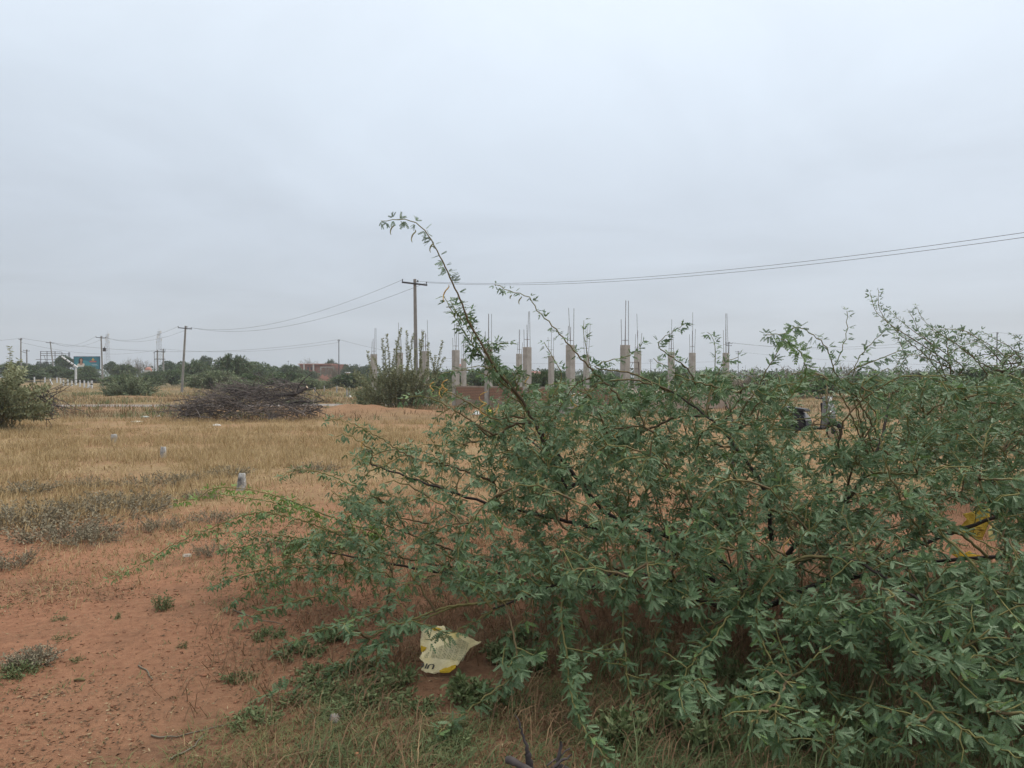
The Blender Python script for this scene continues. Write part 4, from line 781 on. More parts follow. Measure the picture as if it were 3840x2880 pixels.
# ------------------------------------------------------------------ grown shrubs
class Shrub:
    def __init__(self, seed, wind=(0.5, -0.1, -0.3)):
        self.rs = np.random.default_rng(seed); self.N = []; self.T = []; self.gen = []; self.lines = []; self.lp = []; self.lt = []; self.ly = []; self.ls = []; self.wind = np.array(wind)
    def path(self, pts, r0, r1, gen, leaf_from=0.3, young=0.0, tone=None, zig=0.006, step=0.042, lsize=1.0, dens=1.0):
        rs = self.rs; pts = np.asarray(pts, float); seg = np.linalg.norm(np.diff(pts, axis=0), axis=1); s = np.concatenate([[0], np.cumsum(seg)]); n = max(4, int(s[-1] / step)); q = np.linspace(0, s[-1], n)
        p = np.stack([np.interp(q, s, pts[:, k]) for k in range(3)], -1)
        for _ in range(2): p[1:-1] = 0.5 * p[1:-1] + 0.25 * (p[:-2] + p[2:])
        tg = nrm(np.gradient(p, axis=0)); pr = nrm(np.cross(tg, nrm(rs.normal(size=3)))); p = p + pr * (zig * np.where(np.arange(n) % 2, 1, -1) * rs.uniform(.3, 1.2, n))[:, None] * (np.arange(n) > 0)[:, None]
        p[:, 2] = np.maximum(p[:, 2], gh(p[:, 0], p[:, 1]) + 0.012)
        rad = np.linspace(r0, r1, n); tn = np.clip((rad - 0.003) / 0.010, 0, 1) if tone is None else np.full(n, tone)
        if young: tn = tn * 0.3
        self.lines.append((p, rad, tn)); self.N.append(p); self.T.append(tg); self.gen.append(np.full(n, gen))
        k = np.arange(n) >= leaf_from * n
        if dens < 1: k &= rs.uniform(0, 1, n) < dens
        self.lp.append(p[k]); self.lt.append(tg[k]); self.ly.append(np.full(k.sum(), young)); self.ls.append(np.full(k.sum(), lsize))
        return p
    def pool(self, maxgen):
        P = np.concatenate([p for p, g in zip(self.N, self.gen) if g[0] <= maxgen]); T = np.concatenate([t for t, g in zip(self.T, self.gen) if g[0] <= maxgen]); return P, T
    def reach(self, b, maxgen, root, pool=None):
        P, T = pool if pool is not None else self.pool(maxgen); d = b - P; dist = np.linalg.norm(d, axis=1); al = (d * T).sum(1) / np.maximum(dist, 1e-6)
        i = np.argmin(dist * (1.35 - 0.35 * al) * self.rs.uniform(.75, 1.35, len(P)) + 0.25 * np.maximum(0, np.linalg.norm(P - root, axis=1) - np.linalg.norm(b - root))); return P[i], T[i]
    def grow(self, b, maxgen, gen, root, r0, r1, leaf_from=.3, droop=.25, pool=None, **kw):
        a, ta = self.reach(b, maxgen, root, pool); ln = np.linalg.norm(b - a)
        if ln < 0.04: return
        ch = (b - a) / ln; out = nrm(np.array([b[0] - root[0], b[1] - root[1], 0]) + 1e-6); t0 = nrm(0.5 * ta + 0.8 * ch + np.array([0, 0, .35])) * ln; t1 = nrm(ch * .7 + out * .35 + self.wind * .7 + np.array([0, 0, -droop])) * ln
        t = np.linspace(0, 1, 9)[:, None]; h = (2 * t**3 - 3 * t**2 + 1) * a + (t**3 - 2 * t**2 + t) * t0 + (-2 * t**3 + 3 * t**2) * b + (t**3 - t**2) * t1
        return self.path(h, r0, r1, gen, leaf_from, **kw)
    def build_wood(self, name, parent, m, origin, sides=5): return tube_obj(name, self.lines, m, parent, sides, origin)
    def build_pinnate(self, name, parent, m, origin, tmpl, per=(2, 3), size=0.055, windk=0.55, wr=0.33, base_tone=0.5, split=4.9):
        rs = self.rs; P, T, Y, S = map(np.concatenate, (self.lp, self.lt, self.ly, self.ls)); c = rs.integers(per[0], per[1] + 1, len(P)); i = np.repeat(np.arange(len(P)), c); P, T, Y, S = P[i], T[i], Y[i], S[i]; n = len(P)
        pr = nrm(np.cross(T, nrm(rs.normal(size=(n, 3))))); ax = nrm(pr * .75 + T * .45 + self.wind * windk + rs.normal(size=(n, 3)) * .2); up = nrm(np.array([0, 0, 1.]) + rs.normal(size=(n, 3)) * .38); sd = nrm(np.cross(up, ax)); up = np.cross(ax, sd)
        a = rs.uniform(.3, .75, n)[:, None]; tone = np.clip(rs.normal(base_tone, .22, n), 0, 1); L = size * rs.uniform(.7, 1.2, n) * S; PP, DD, NN = [], [], []
        for s in (-1, 1):
            PP.append(P + ax * 0.016); DD.append(nrm(ax * np.cos(a) + sd * s * np.sin(a) + np.array([0, 0, -.12]))); NN.append(nrm(up + sd * s * -.25 + rs.normal(size=(n, 3)) * .2))
        PP, DD, NN = map(np.concatenate, (PP, DD, NN)); L2 = np.concatenate([L, L]) * rs.uniform(.85, 1.1, 2 * n); keep = PP[:, 2] + np.minimum(DD[:, 2], 0) * L2 > gh(PP[:, 0], PP[:, 1]) + .004
        tt = np.concatenate([tone, tone]); Y = np.clip(Y + np.where(rs.uniform(0, 1, n) < .07, rs.uniform(.1, .55, n), 0), 0, 1); yy = np.concatenate([Y, Y])
        far = PP[:, 1] > split; near = PP[:, 1] < 3.8
        for kk, tp in ((keep & near, PIN8), (keep & ~far & ~near, tmpl), (keep & far, PIN3)):
            if kk.any(): leaf_obj(name, tp, PP[kk], DD[kk], NN[kk], L2[kk], L2[kk] * wr, tt[kk], m, parent, yy[kk], origin)

def poly_px(pts, D0, D1):
    """pixel polyline from tip to base with distances D0 (tip) .. D1 (base), returned base first; kept above the ground"""
    n = len(pts); out = []
    for k, (px, py) in enumerate(pts):
        D = D0 + (D1 - D0) * k / (n - 1)
        if py > HOR + 20: D = min(D, (HCAM - 0.03) * F / (py - HOR))
        out.append(P3(px, py, D))
    return np.array(out[::-1])
def in_poly(x, y, poly):
    c = False; j = len(poly) - 1
    for i in range(len(poly)):
        if (poly[i][1] > y) != (poly[j][1] > y) and x < (poly[j][0] - poly[i][0]) * (y - poly[i][1]) / (poly[j][1] - poly[i][1]) + poly[i][0]: c = not c
        j = i
    return c

def main_bush():
    root = np.array([1.55, 5.1, float(gh(1.55, 5.1))]); S = Shrub(3, (0.5, -0.12, -0.28)); rs = S.rs
    ob = empty('mesquite_shrub', root, 'large sprawling blue green thorny shrub filling the right foreground', 'shrub')
    # main stems fanning from the base
    def stem(pts, r0, r1, g=0): return S.path(np.array(pts), r0 * .52, r1 * .7, g, 2.0, tone=1.0, zig=0.007, step=0.07)
    stem([root, (1.45, 5.0, .35), (1.1, 4.95, .55), (0.62, 4.95, .69), (0.1, 5.1, 1.35)], .042, .014)
    stem([root, (1.3, 5.2, .3), (.6, 5.3, .55), (-.3, 5.35, .75), (-1.0, 5.45, .98)], .036, .008)
    stem([root, (1.2, 5.0, .16), (.4, 5.0, .24), (-.5, 5.1, .3), (-1.3, 5.2, .42)], .034, .007)
    stem([root, (1.7, 5.0, .5), (1.62, 4.9, .9), (1.35, 5.1, 1.3), (1.1, 5.3, 1.5)], .04, .010)
    stem([root, (1.9, 5.2, .45), (2.2, 5.0, .8), (2.5, 5.2, 1.15), (2.7, 5.5, 1.45)], .04, .010)
    stem([root, (2.1, 5.0, .3), (2.8, 4.9, .6), (3.4, 4.7, .9), (3.9, 4.6, 1.1)], .036, .009)
    stem([root, (1.7, 5.6, .5), (1.8, 6.3, .9), (2.0, 7.0, 1.25), (2.1, 7.7, 1.4)], .036, .009)
    stem([root, (1.6, 4.7, .35), (1.6, 4.2, .62), (1.7, 3.8, .70), (1.9, 3.5, .55)], .034, .008)
    stem([root, (1.9, 4.8, .3), (2.4, 4.2, .6), (2.7, 3.7, .75), (2.9, 3.3, .6)], .034, .008)
    stem([root, (1.1, 5.6, .4), (.5, 6.1, .8), (.1, 6.6, 1.1), (-.3, 7.0, 1.2)], .03, .008)
    stem([root, (2.4, 5.6, .5), (3.2, 6.2, .9), (4.0, 6.8, 1.2)], .034, .008)
    stem([root, (1.2, 4.7, .3), (.7, 4.3, .5), (.3, 4.1, .52), (-.1, 3.95, .4)], .028, .007)
    # hand placed shoots, tip first
    SH = [ # pixels tip->base, D tip, D base, young, leaf start, r0, lsize, density
     ([(1428, 830), (1476, 824), (1521, 820), (1545, 825), (1586, 851), (1603, 877), (1622, 901), (1626, 920), (1645, 952), (1665, 987), (1679, 1021), (1700, 1069), (1724, 1117), (1741, 1159), (1751, 1200), (1789, 1260), (1824, 1323), (1847, 1368), (1873, 1402), (1907, 1440), (1960, 1500), (2030, 1640), (2130, 1846)], 4.75, 5.0, 0, .10, .012, .9, .72),
     ([(1856, 1064), (1895, 1086), (1930, 1098), (1971, 1104), (1995, 1119), (2005, 1145), (2009, 1162), (2040, 1191), (2064, 1214), (2088, 1236), (2112, 1269), (2125, 1282), (2163, 1328), (2213, 1381), (2266, 1430), (2323, 1491), (2420, 1620)], 5.3, 5.2, 0, .12, .009, .9, .7),
     ([(2566, 1214), (2531, 1240), (2497, 1259), (2456, 1290), (2486, 1318), (2531, 1347), (2570, 1373), (2596, 1404), (2620, 1480)], 5.0, 5.3, 0, .1, .007, 1, .9),
     ([(2190, 1202), (2186, 1252), (2201, 1313), (2209, 1366), (2240, 1430)], 5.2, 5.3, 0, .1, .006, 1, .9), ([(2040, 1283), (2062, 1320), (2090, 1370), (2115, 1410)], 5.1, 5.2, 0, .1, .005, 1, .8),
     ([(2653, 1244), (2680, 1271), (2682, 1313), (2683, 1335), (2680, 1389), (2690, 1450)], 5.6, 5.8, 0, .1, .006, 1, .9), ([(2410, 1290), (2380, 1325), (2330, 1345), (2270, 1352), (2215, 1380)], 5.1, 5.2, 0, .1, .006, 1, .9),
     ([(2870, 1256), (2920, 1252), (2947, 1256), (2978, 1223), (3009, 1228), (3050, 1256), (3087, 1282), (3110, 1320), (3130, 1400)], 4.7, 5.0, 0, .1, .006, 1, .8), ([(2978, 1225), (2947, 1256), (2924, 1303), (2906, 1344), (2875, 1380), (2850, 1450)], 4.7, 5.0, 0, .4, .006, 1, .8),
     ([(2930, 1270), (2980, 1300), (3010, 1330), (3030, 1400)], 4.6, 4.9, .35, .05, .006, 1.2, 1), ([(3177, 1166), (3177, 1205), (3177, 1241), (3169, 1282), (3148, 1339), (3110, 1400)], 4.9, 5.0, 0, .1, .006, .8, .7),
     ([(3318, 1241), (3272, 1282), (3241, 1313), (3215, 1349), (3190, 1420)], 4.8, 5.0, 0, .1, .006, 1, .9), ([(3380, 1312), (3293, 1349), (3230, 1370), (3170, 1400)], 4.8, 5.0, 0, .1, .006, 1, .8), ([(2770, 1340), (2720, 1350), (2690, 1400)], 5.2, 5.3, 0, .1, .005, 1, .9),
     # yellow green tips at the left
     ([(648, 1882), (747, 1870), (787, 1833), (839, 1827), (937, 1836), (1013, 1853), (1088, 1876), (1180, 1915), (1300, 1960), (1420, 2000)], 5.6, 5.3, .85, 0, .006, .8, 1), ([(800, 1850), (880, 1862), (960, 1872), (1060, 1890), (1150, 1915)], 5.6, 5.4, .7, .05, .004, .8, 1),
     ([(410, 2172), (503, 2128), (584, 2084), (613, 2061), (718, 2009), (822, 1969), (903, 1934), (995, 1917), (1130, 1950), (1260, 2000), (1400, 2040)], 5.6, 5.3, .35, .02, .006, .85, .85),
     ([(1050, 1790), (1100, 1760), (1180, 1765), (1260, 1790), (1340, 1830)], 5.4, 5.4, .1, .05, .005, .9, 1), ([(1220, 1580), (1260, 1570), (1330, 1590), (1435, 1647), (1511, 1700), (1570, 1725), (1670, 1741), (1758, 1770), (1852, 1806)], 5.3, 5.2, 0, .05, .009, .95, .85),
     ([(793, 2200), (868, 2166), (949, 2142), (1042, 2125), (1157, 2119), (1300, 2120)], 5.5, 5.2, .12, .05, .005, .9, 1), ([(856, 2270), (926, 2218), (1013, 2183), (1100, 2154), (1220, 2140)], 5.2, 5.1, .10, .05, .005, .95, 1), ([(914, 2015), (984, 2003), (1080, 2010), (1200, 2030)], 5.6, 5.4, .15, .05, .005, .85, 1),
     ([(822, 2067), (937, 2044), (1042, 2027), (1160, 2040), (1280, 2060)], 5.7, 5.4, .2, .05, .005, .7, .9), ([(1240, 1840), (1312, 1888), (1435, 1964), (1511, 1994), (1588, 2023), (1729, 2076), (1850, 2110)], 5.2, 5.1, 0, .05, .009, .95, .85),
     ([(1180, 1980), (1260, 1990), (1330, 2040), (1450, 2080), (1600, 2110), (1750, 2140)], 5.0, 5.0, 0, .05, .008, .95, .85), ([(900, 2330), (960, 2300), (1050, 2270), (1160, 2240), (1300, 2220)], 4.85, 4.9, .08, .05, .005, 1, 1),
     ([(1020, 2455), (1080, 2420), (1180, 2370), (1300, 2330), (1450, 2290)], 4.4, 4.6, .05, .02, .006, 1.05, 1), ([(960, 2612), (1060, 2600), (1150, 2590), (1240, 2540), (1330, 2450), (1420, 2370)], 3.9, 4.2, .06, .02, .006, 1.1, 1), ([(1380, 2590), (1400, 2520), (1430, 2440), (1470, 2370)], 3.9, 4.2, .05, .02, .005, 1.1, 1),
     ([(1300, 1700), (1400, 1740), (1500, 1760), (1600, 1800), (1700, 1850)], 5.8, 5.4, 0, .05, .006, 1, .9), ([(1260, 1640), (1290, 1620), (1340, 1650), (1400, 1690)], 5.4, 5.3, 0, .02, .005, 1, 1), ([(1500, 1500), (1560, 1480), (1640, 1500), (1740, 1560), (1860, 1640)], 5.2, 5.1, 0, .05, .008, 1, .9),
     ([(1590, 1440), (1660, 1460), (1760, 1510), (1860, 1580)], 5.5, 5.2, 0, .05, .007, 1, .9), ([(1660, 1400), (1730, 1385), (1800, 1395), (1850, 1420), (1920, 1500)], 5.2, 5.2, 0, .03, .006, 1, .7), ([(1760, 1290), (1800, 1310), (1830, 1370), (1880, 1440)], 5.0, 5.1, 0, .02, .006, 1.1, 1), ([(1690, 1130), (1710, 1170), (1745, 1215), (1790, 1290)], 5.0, 5.0, 0, .02, .004, 1.1, 1),
     ([(1665, 1110), (1690, 1160), (1730, 1230), (1780, 1300), (1830, 1360)], 5.02, 5.02, .05, .02, .005, 1.15, 1), ([(1905, 1282), (1870, 1290), (1830, 1310), (1850, 1370)], 5.1, 5.1, 0, .02, .004, 1.1, 1),
     # shoots hanging in front
     ([(1612, 2400), (1688, 2379), (1759, 2341), (1829, 2300), (1932, 2249), (1992, 2216), (2100, 2130), (2200, 2050), (2330, 1950)], 3.95, 4.5, .05, .05, .008, 1.0, .75), ([(2285, 2851), (2214, 2770), (2171, 2699), (2149, 2634), (2130, 2553), (2133, 2482), (2111, 2379), (2100, 2280), (2150, 2150), (2260, 2050)], 3.05, 4.2, .05, .05, .007, 1.05, .95),
     ([(2180, 2640), (2140, 2560), (2110, 2460), (2090, 2380), (2130, 2270)], 3.5, 4.1, .03, .02, .005, 1.15, 1), ([(2393, 2699), (2372, 2634), (2350, 2536), (2345, 2444), (2334, 2363), (2340, 2250), (2400, 2120)], 3.4, 4.2, .03, .05, .006, .9, .7),
     ([(3160, 2870), (3129, 2838), (3090, 2779), (3058, 2721), (3005, 2649), (2953, 2578), (2901, 2493), (2856, 2408), (2836, 2317), (2840, 2240), (2900, 2150)], 2.95, 3.9, .05, .05, .008, 1.0, .8), ([(3507, 2688), (3442, 2643), (3363, 2591), (3298, 2532), (3240, 2467), (3162, 2389), (3051, 2311), (2950, 2260), (2880, 2200)], 3.1, 3.9, .05, .05, .008, 1.0, .85),
     ([(3767, 2545), (3702, 2493), (3650, 2428), (3611, 2363), (3520, 2265), (3442, 2220), (3350, 2150)], 3.1, 3.8, .05, .05, .008, 1.0, .85), ([(2545, 2590), (2556, 2539), (2608, 2467), (2667, 2408), (2712, 2337), (2765, 2272), (2791, 2220), (2850, 2150)], 3.4, 4.0, .05, .02, .008, 1.15, 1),
     ([(2600, 2280), (2660, 2250), (2760, 2230), (2880, 2200), (2960, 2140)], 3.7, 4.1, .02, .02, .006, 1.15, 1), ([(3780, 2700), (3700, 2650), (3600, 2560), (3520, 2470), (3420, 2400), (3300, 2330)], 2.7, 3.5, .03, .02, .008, 1.1, .9), ([(3830, 2850), (3720, 2790), (3600, 2730), (3480, 2640), (3380, 2560)], 2.5, 3.2, .03, .02, .007, 1.1, .95),
     ([(3820, 2330), (3760, 2260), (3690, 2160), (3600, 2060), (3500, 1980)], 3.2, 3.9, .05, .05, .008, 1.0, .85), ([(2420, 2240), (2500, 2180), (2600, 2110), (2720, 2030), (2830, 1960), (2900, 1900)], 3.9, 4.4, .1, .05, .010, 1.0, .7), ([(3840, 2120), (3740, 2060), (3620, 2000), (3480, 1930), (3360, 1880)], 3.6, 4.2, .05, .05, .009, 1.0, .8),
     ([(3840, 1840), (3700, 1790), (3560, 1770), (3420, 1780), (3300, 1770)], 4.0, 4.5, .1, .1, .009, 1, .6), ([(1640, 2750), (1690, 2720), (1760, 2660), (1850, 2590), (1950, 2520)], 3.3, 3.7, 0, .03, .006, 1.1, 1), ([(1900, 2560), (1880, 2480), (1900, 2400), (1960, 2330)], 3.7, 4.0, 0, .03, .005, 1.1, 1),
     ([(2450, 1345), (2560, 1420), (2680, 1450), (2800, 1480)], 4.8, 5.0, 0, .2, .008, 1, .8), ([(3330, 1380), (3260, 1420), (3210, 1470), (3300, 1560), (3240, 1640)], 4.6, 4.8, 0, .6, .009, 1, .4), ([(3600, 1470), (3480, 1410), (3370, 1408), (3310, 1450), (3230, 1500), (3160, 1580)], 4.6, 4.8, 0, .5, .010, 1, .4)]
    for px, D0, D1, yg, lf, r0, ls, dn in SH:
        p = poly_px(px, D0, D1); a, ta = S.reach(p[0], 0, root); c = (a + p[0]) / 2 + np.array([0, 0, .05]); L0 = np.linalg.norm(p[0] - a)
        q = np.vstack([a, c, p]) if L0 > .1 else np.vstack([a, p]); tot = np.linalg.norm(np.diff(q, axis=0), axis=1).sum()
        S.path(q, r0 * 1.15, .0022, 1, leaf_from=max(lf, min(.8, L0 * .7 / tot)), young=yg, lsize=ls, dens=min(1, dn * 1.1), zig=.006, step=.027 if px[0][0] < 1260 and px[0][1] > 1500 else .036)
    # the mass of the crown
    POLY = [(1640, 1600), (1760, 1520), (1900, 1470), (2120, 1440), (2300, 1425), (2500, 1400), (2800, 1395), (3100, 1405), (3300, 1400), (3600, 1440), (3900, 1440), (4350, 1500), (4350, 2650), (3900, 2700), (3500, 2500), (3100, 2420), (2700, 2330), (2300, 2270), (1800, 2220), (1400, 2200), (1150, 2180), (1120, 2050), (1260, 1900), (1280, 1720), (1450, 1640)]
    tg = []
    while len(tg) < 2850:
        px, py = rs.uniform(1100, 4350), rs.uniform(1395, 2700)
        if not in_poly(px, py, POLY): continue
        left = float(sstep(1250, 2150, px)); keep = .30 + .70 * left + (.5 if py < 1700 and px > 2100 else 0)
        if 2985 < px < 3220 and 1470 < py < 1670: keep *= .18
        if px > 3840: keep *= .6
        if 3530 < px < 3750 and 1880 < py < 2110: keep *= .08
        if rs.uniform() > keep: continue
        f = np.interp(py, [1395, 1600, 1800, 2000, 2200, 2400, 2700], [4.8, 4.35, 4.05, 3.8, 3.55, 3.3, 2.9]) + .55 * (1 - left); b = np.interp(py, [1395, 1600, 1800, 2000, 2200, 2400, 2700], [8.3, 7.6, 6.6, 5.9, 5.0, 4.35, 3.4])
        if px > 3300: f -= .25
        D = f + (b - f) * rs.beta(1.0, 1.15); p = P3(px, py, D)
        if p[2] < .08: continue
        tg.append(p)
    LOW = [(1150, 2230), (1800, 2240), (2400, 2300), (2800, 2380), (3300, 2480), (3840, 2650), (3900, 2880), (3000, 2830), (2500, 2680), (2100, 2540), (1700, 2470), (1250, 2420)]; k = 0
    while k < 150:
        px, py = rs.uniform(1150, 3900), rs.uniform(2230, 2880)
        if not in_poly(px, py, LOW) or (1480 < px < 1860 and py > 2255): continue
        p = P3(px, py, (HCAM - rs.uniform(.06, .34)) * F / (py - HOR)); tg.append(p); k += 1
    k = 0
    while k < 620:                                         # dense upper canopy
        px, py = rs.uniform(1800, 3950), rs.uniform(1405, 1730)
        if py < np.interp(px, [1800, 1950, 2200, 2500, 3950], [1520, 1450, 1420, 1402, 1402]) or (2985 < px < 3220 and 1470 < py < 1670): continue
        tg.append(P3(px, py, rs.uniform(4.7, 6.9))); k += 1
    k = 0
    while k < 420:                                         # fill of the middle
        px, py = rs.uniform(1850, 3950), rs.uniform(1640, 2050)
        if 3540 < px < 3750 and 1900 < py: continue
        tg.append(P3(px, py, rs.uniform(4.5, 6.3))); k += 1
    LEFT = [(800, 1980), (960, 1900), (1260, 1860), (1420, 1900), (1420, 2240), (1050, 2290), (860, 2240)]; yt = []; k = 0
    while k < 95:
        px, py = rs.uniform(800, 1420), rs.uniform(1860, 2290)
        if not in_poly(px, py, LEFT): continue
        D = min(rs.uniform(5.1, 5.9), (HCAM - .07) * F / (py - HOR)); yt.append(P3(px, py, D)); k += 1
    for k in range(34):                                    # short side shoots on the lower half of the tall arching shoot
        t = rs.uniform(0, 1) ** .7; tg.append(P3(1741 + 180 * t + rs.normal(0, 26 + 40 * t), 1175 + 270 * t + rs.normal(0, 18), rs.uniform(4.85, 5.2)))
    tg = np.array(tg); od = np.argsort(np.linalg.norm(tg - root, axis=1)); tg = tg[od]; first = rs.uniform(0, 1, len(tg)) < .17
    for j, b in enumerate(tg[first]):
        if j % 25 == 0: pool = S.pool(1 if j else 0)
        S.grow(b, 0, 1, root, .0070, .0030, .35, .15, pool, zig=.007)
    pool = S.pool(1)
    for b in tg[~first]: S.grow(b, 1, 2, root, .0040, .0017, .10, rs.uniform(.05, .5), pool, lsize=rs.uniform(.85, 1.12), young=.12 if rs.uniform() < .03 else 0.0)
    pool = S.pool(1)
    for b in yt: S.grow(b, 1, 2, root, .0038, .0015, .05, .1, pool, lsize=rs.uniform(.7, .9), young=rs.uniform(.08, .35), step=.03)
    S.build_wood('branches', ob, M['bark'], root, 4)
    S.build_pinnate('foliage', ob, M['leaf'], root, PIN6, (2, 4), .051, .85, .30)
    # curled seed pods
    def pod(px, py, D, s, col, turns=.75, vert=1):
        c = P3(px, py, D); n = 26; t = np.linspace(0, 1, n); a = -.6 + t * turns * 2 * np.pi; r = s * (.26 - .06 * t)
        p = np.stack([r * np.cos(a) * .8, r * .25 * np.sin(3 * a), -t * s * 1.1 * vert + r * np.sin(a) * .35], -1) + c; tube = tube_obj('seed_pod', [(p, np.maximum(.0045 * np.sin(np.pi * np.clip(t, .04, .96)) ** .4, .001), .5)], M[col], ob, 6, root)
    for a in ((1470, 838, 4.75, .06, 'greypod'), (1550, 860, 4.76, .07, 'greypod'), (1618, 905, 4.8, .06, 'greypod'), (1950, 1110, 5.3, .05, 'greypod'), (1915, 1105, 5.3, .025, 'greypod'), (1672, 1065, 4.95, .10, 'pod'), (1668, 1420, 5.1, .10, 'pod', 1.6), (1655, 1440, 5.1, .08, 'pod', .9), (1812, 1465, 5.0, .13, 'pod', 2.4, 1.3), (1860, 1510, 5.0, .08, 'pod', .5),
              (1620, 1430, 5.2, .07, 'pod', 1.4), (2152, 1470, 5.2, .11, 'pod', 1.8, 1.3), (1360, 1650, 5.3, .06, 'pod', 1.2), (2050, 1610, 5.0, .07, 'pod', 1.1), (1895, 1720, 5.0, .07, 'pod', 1.3), (1790, 1640, 5.1, .06, 'pod', .8), (2950, 2010, 4.2, .10, 'pod', .9), (3580, 1610, 5.0, .10, 'pod', .4, 1.6), (1975, 1410, 5.2, .06, 'pod', .8), (2110, 1560, 5.1, .05, 'pod', 1.0), (2310, 1620, 4.9, .05, 'pod', 1.2)):
        pod(*a)
main_bush()

def feather_bush():
    """second thorny bush farther back at the right edge"""
    root = np.array([X(3720, 9.4), 9.4, 0.0]); root[2] = gh(root[0], root[1]); S = Shrub(8, (.25, -.1, -.12)); rs = S.rs
    ob = empty('mesquite_shrub', root, 'finer leaved thorny shrub farther back at the right edge with shoots against the sky', 'shrub')
    for e in ((X(3560, 9), 9, 1.5), (X(3760, 9.4), 9.4, 1.75), (X(3950, 9.8), 9.8, 1.8), (X(3400, 8.8), 8.8, 1.15), (X(3700, 8.2), 8.2, 1.1)):
        e = np.array(e); S.path([root, root * .7 + e * .3 + np.array([0, 0, .35]), e], .03, .009, 0, 2.0, tone=1.0, zig=.012, step=.09)
    for px, D0, D1 in (([(3262, 1096), (3282, 1169), (3318, 1199), (3349, 1225), (3420, 1270), (3500, 1320), (3570, 1370)], 8.6, 9), ([(3295, 1086), (3293, 1153), (3320, 1200), (3380, 1260), (3470, 1330)], 8.7, 9), ([(3326, 1158), (3385, 1210), (3450, 1260), (3540, 1320), (3620, 1380)], 8.8, 9), ([(3437, 1148), (3458, 1199), (3504, 1236), (3570, 1280), (3650, 1340), (3700, 1400)], 9, 9.2), ([(3405, 1165), (3430, 1200), (3440, 1240), (3500, 1300)], 8.9, 9),
                       ([(3597, 1230), (3664, 1266), (3740, 1310), (3800, 1370)], 9, 9.2), ([(3679, 1241), (3731, 1272), (3790, 1300), (3840, 1360)], 9.2, 9.3), ([(3798, 1256), (3850, 1290), (3880, 1350)], 9.3, 9.4), ([(3640, 1190 + 60), (3690, 1290), (3740, 1340)], 9.4, 9.4), ([(3480, 1230), (3540, 1260), (3620, 1310), (3690, 1370)], 9.2, 9.3), ([(3370, 1330), (3430, 1330), (3500, 1350), (3580, 1390)], 8.6, 9)):
        p = poly_px(px, D0, D1); a, ta = S.reach(p[0], 0, root); S.path(np.vstack([a, p]), .010, .0025, 1, .12, zig=.007, lsize=.95)
    POLY = [(3340, 1230), (3460, 1235), (3600, 1260), (3760, 1290), (4000, 1270), (4300, 1350), (4300, 1750), (3300, 1750), (3330, 1420), (3450, 1400), (3420, 1330)]; k = 0
    T = []
    while k < 420:
        px, py = rs.uniform(3250, 4300), rs.uniform(1230, 1750)
        if not in_poly(px, py, POLY): continue
        if py < 1370 and rs.uniform() > .55: continue
        D = rs.uniform(8.2, 10.6); p = P3(px, py, D)
        if p[2] < .1: continue
        T.append(p); k += 1
    for j, b in enumerate(T):
        if j < 70: S.grow(b, 0, 1, root, .010, .004, .4, .05)
    pool = S.pool(1)
    for b in T[70:]: S.grow(b, 1, 2, root, .005, .002, .12, .05, pool)
    S.build_wood('branches', ob, M['bark'], root, 4); S.build_pinnate('foliage', ob, M['leaf'], root, PIN3, (2, 3), .058)
feather_bush()

def spiky_shrub():
    D = 38.5; root = np.array([X(1505, D), D, 0.0]); root[2] = gh(root[0], root[1]); S = Shrub(44, (0, 0, .1)); rs = S.rs
    ob = empty('milkweed_shrub', root, 'tall shrub with upright leafy spikes in front of the left columns', 'shrub')
    for px, py in ((1372, 1319), (1427, 1271), (1454, 1254), (1440, 1300), (1496, 1232), (1484, 1280), (1524, 1243), (1545, 1252), (1536, 1300), (1583, 1245), (1575, 1275), (1653, 1279), (1634, 1334), (1661, 1342), (1610, 1320), (1405, 1340), (1470, 1310), (1560, 1310), (1510, 1300), (1600, 1285)):
        e = P3(px, py, D + rs.uniform(-.6, .6)); b = root + np.array([(e[0] - root[0]) * .45, rs.normal(0, .3), 0]); k = P3(px + (1505 - px) * .12 + rs.normal(0, 12), 1400, D); S.path([b, k, e + np.array([rs.normal(0, .08), 0, 0])], .012, .005, 1, .5, tone=.6, zig=.01, step=.045)
    for k in range(260):
        px = rs.normal(1505, 92); e = P3(px, rs.uniform(1365, 1500) + abs(px - 1505) * .12, D + rs.uniform(-.9, .9)); b = root + np.array([(e[0] - root[0]) * .4, rs.normal(0, .3), 0]); S.path([b, (b + e) / 2 + np.array([0, 0, .1]), e], .010, .004, 1, .35, tone=rs.uniform(0, 1), zig=.012, step=.07)
    S.build_wood('stems', ob, M['olivestem'], root, 4); P, T = np.concatenate(S.lp), np.concatenate(S.lt); i = np.repeat(np.arange(len(P)), 4); P, T = P[i], T[i]; n = len(P); d = nrm(np.cross(T, rs.normal(size=(n, 3)))) + T * .55; L = rs.uniform(.075, .13, n)
    leaf_obj('foliage', OVAL, P, d, np.array([0, -.3, .8]) + rs.normal(size=(n, 3)) * .6, L, L * .5, rs.uniform(0, 1, n), M['oliveleaf'], ob, None, root)
spiky_shrub()

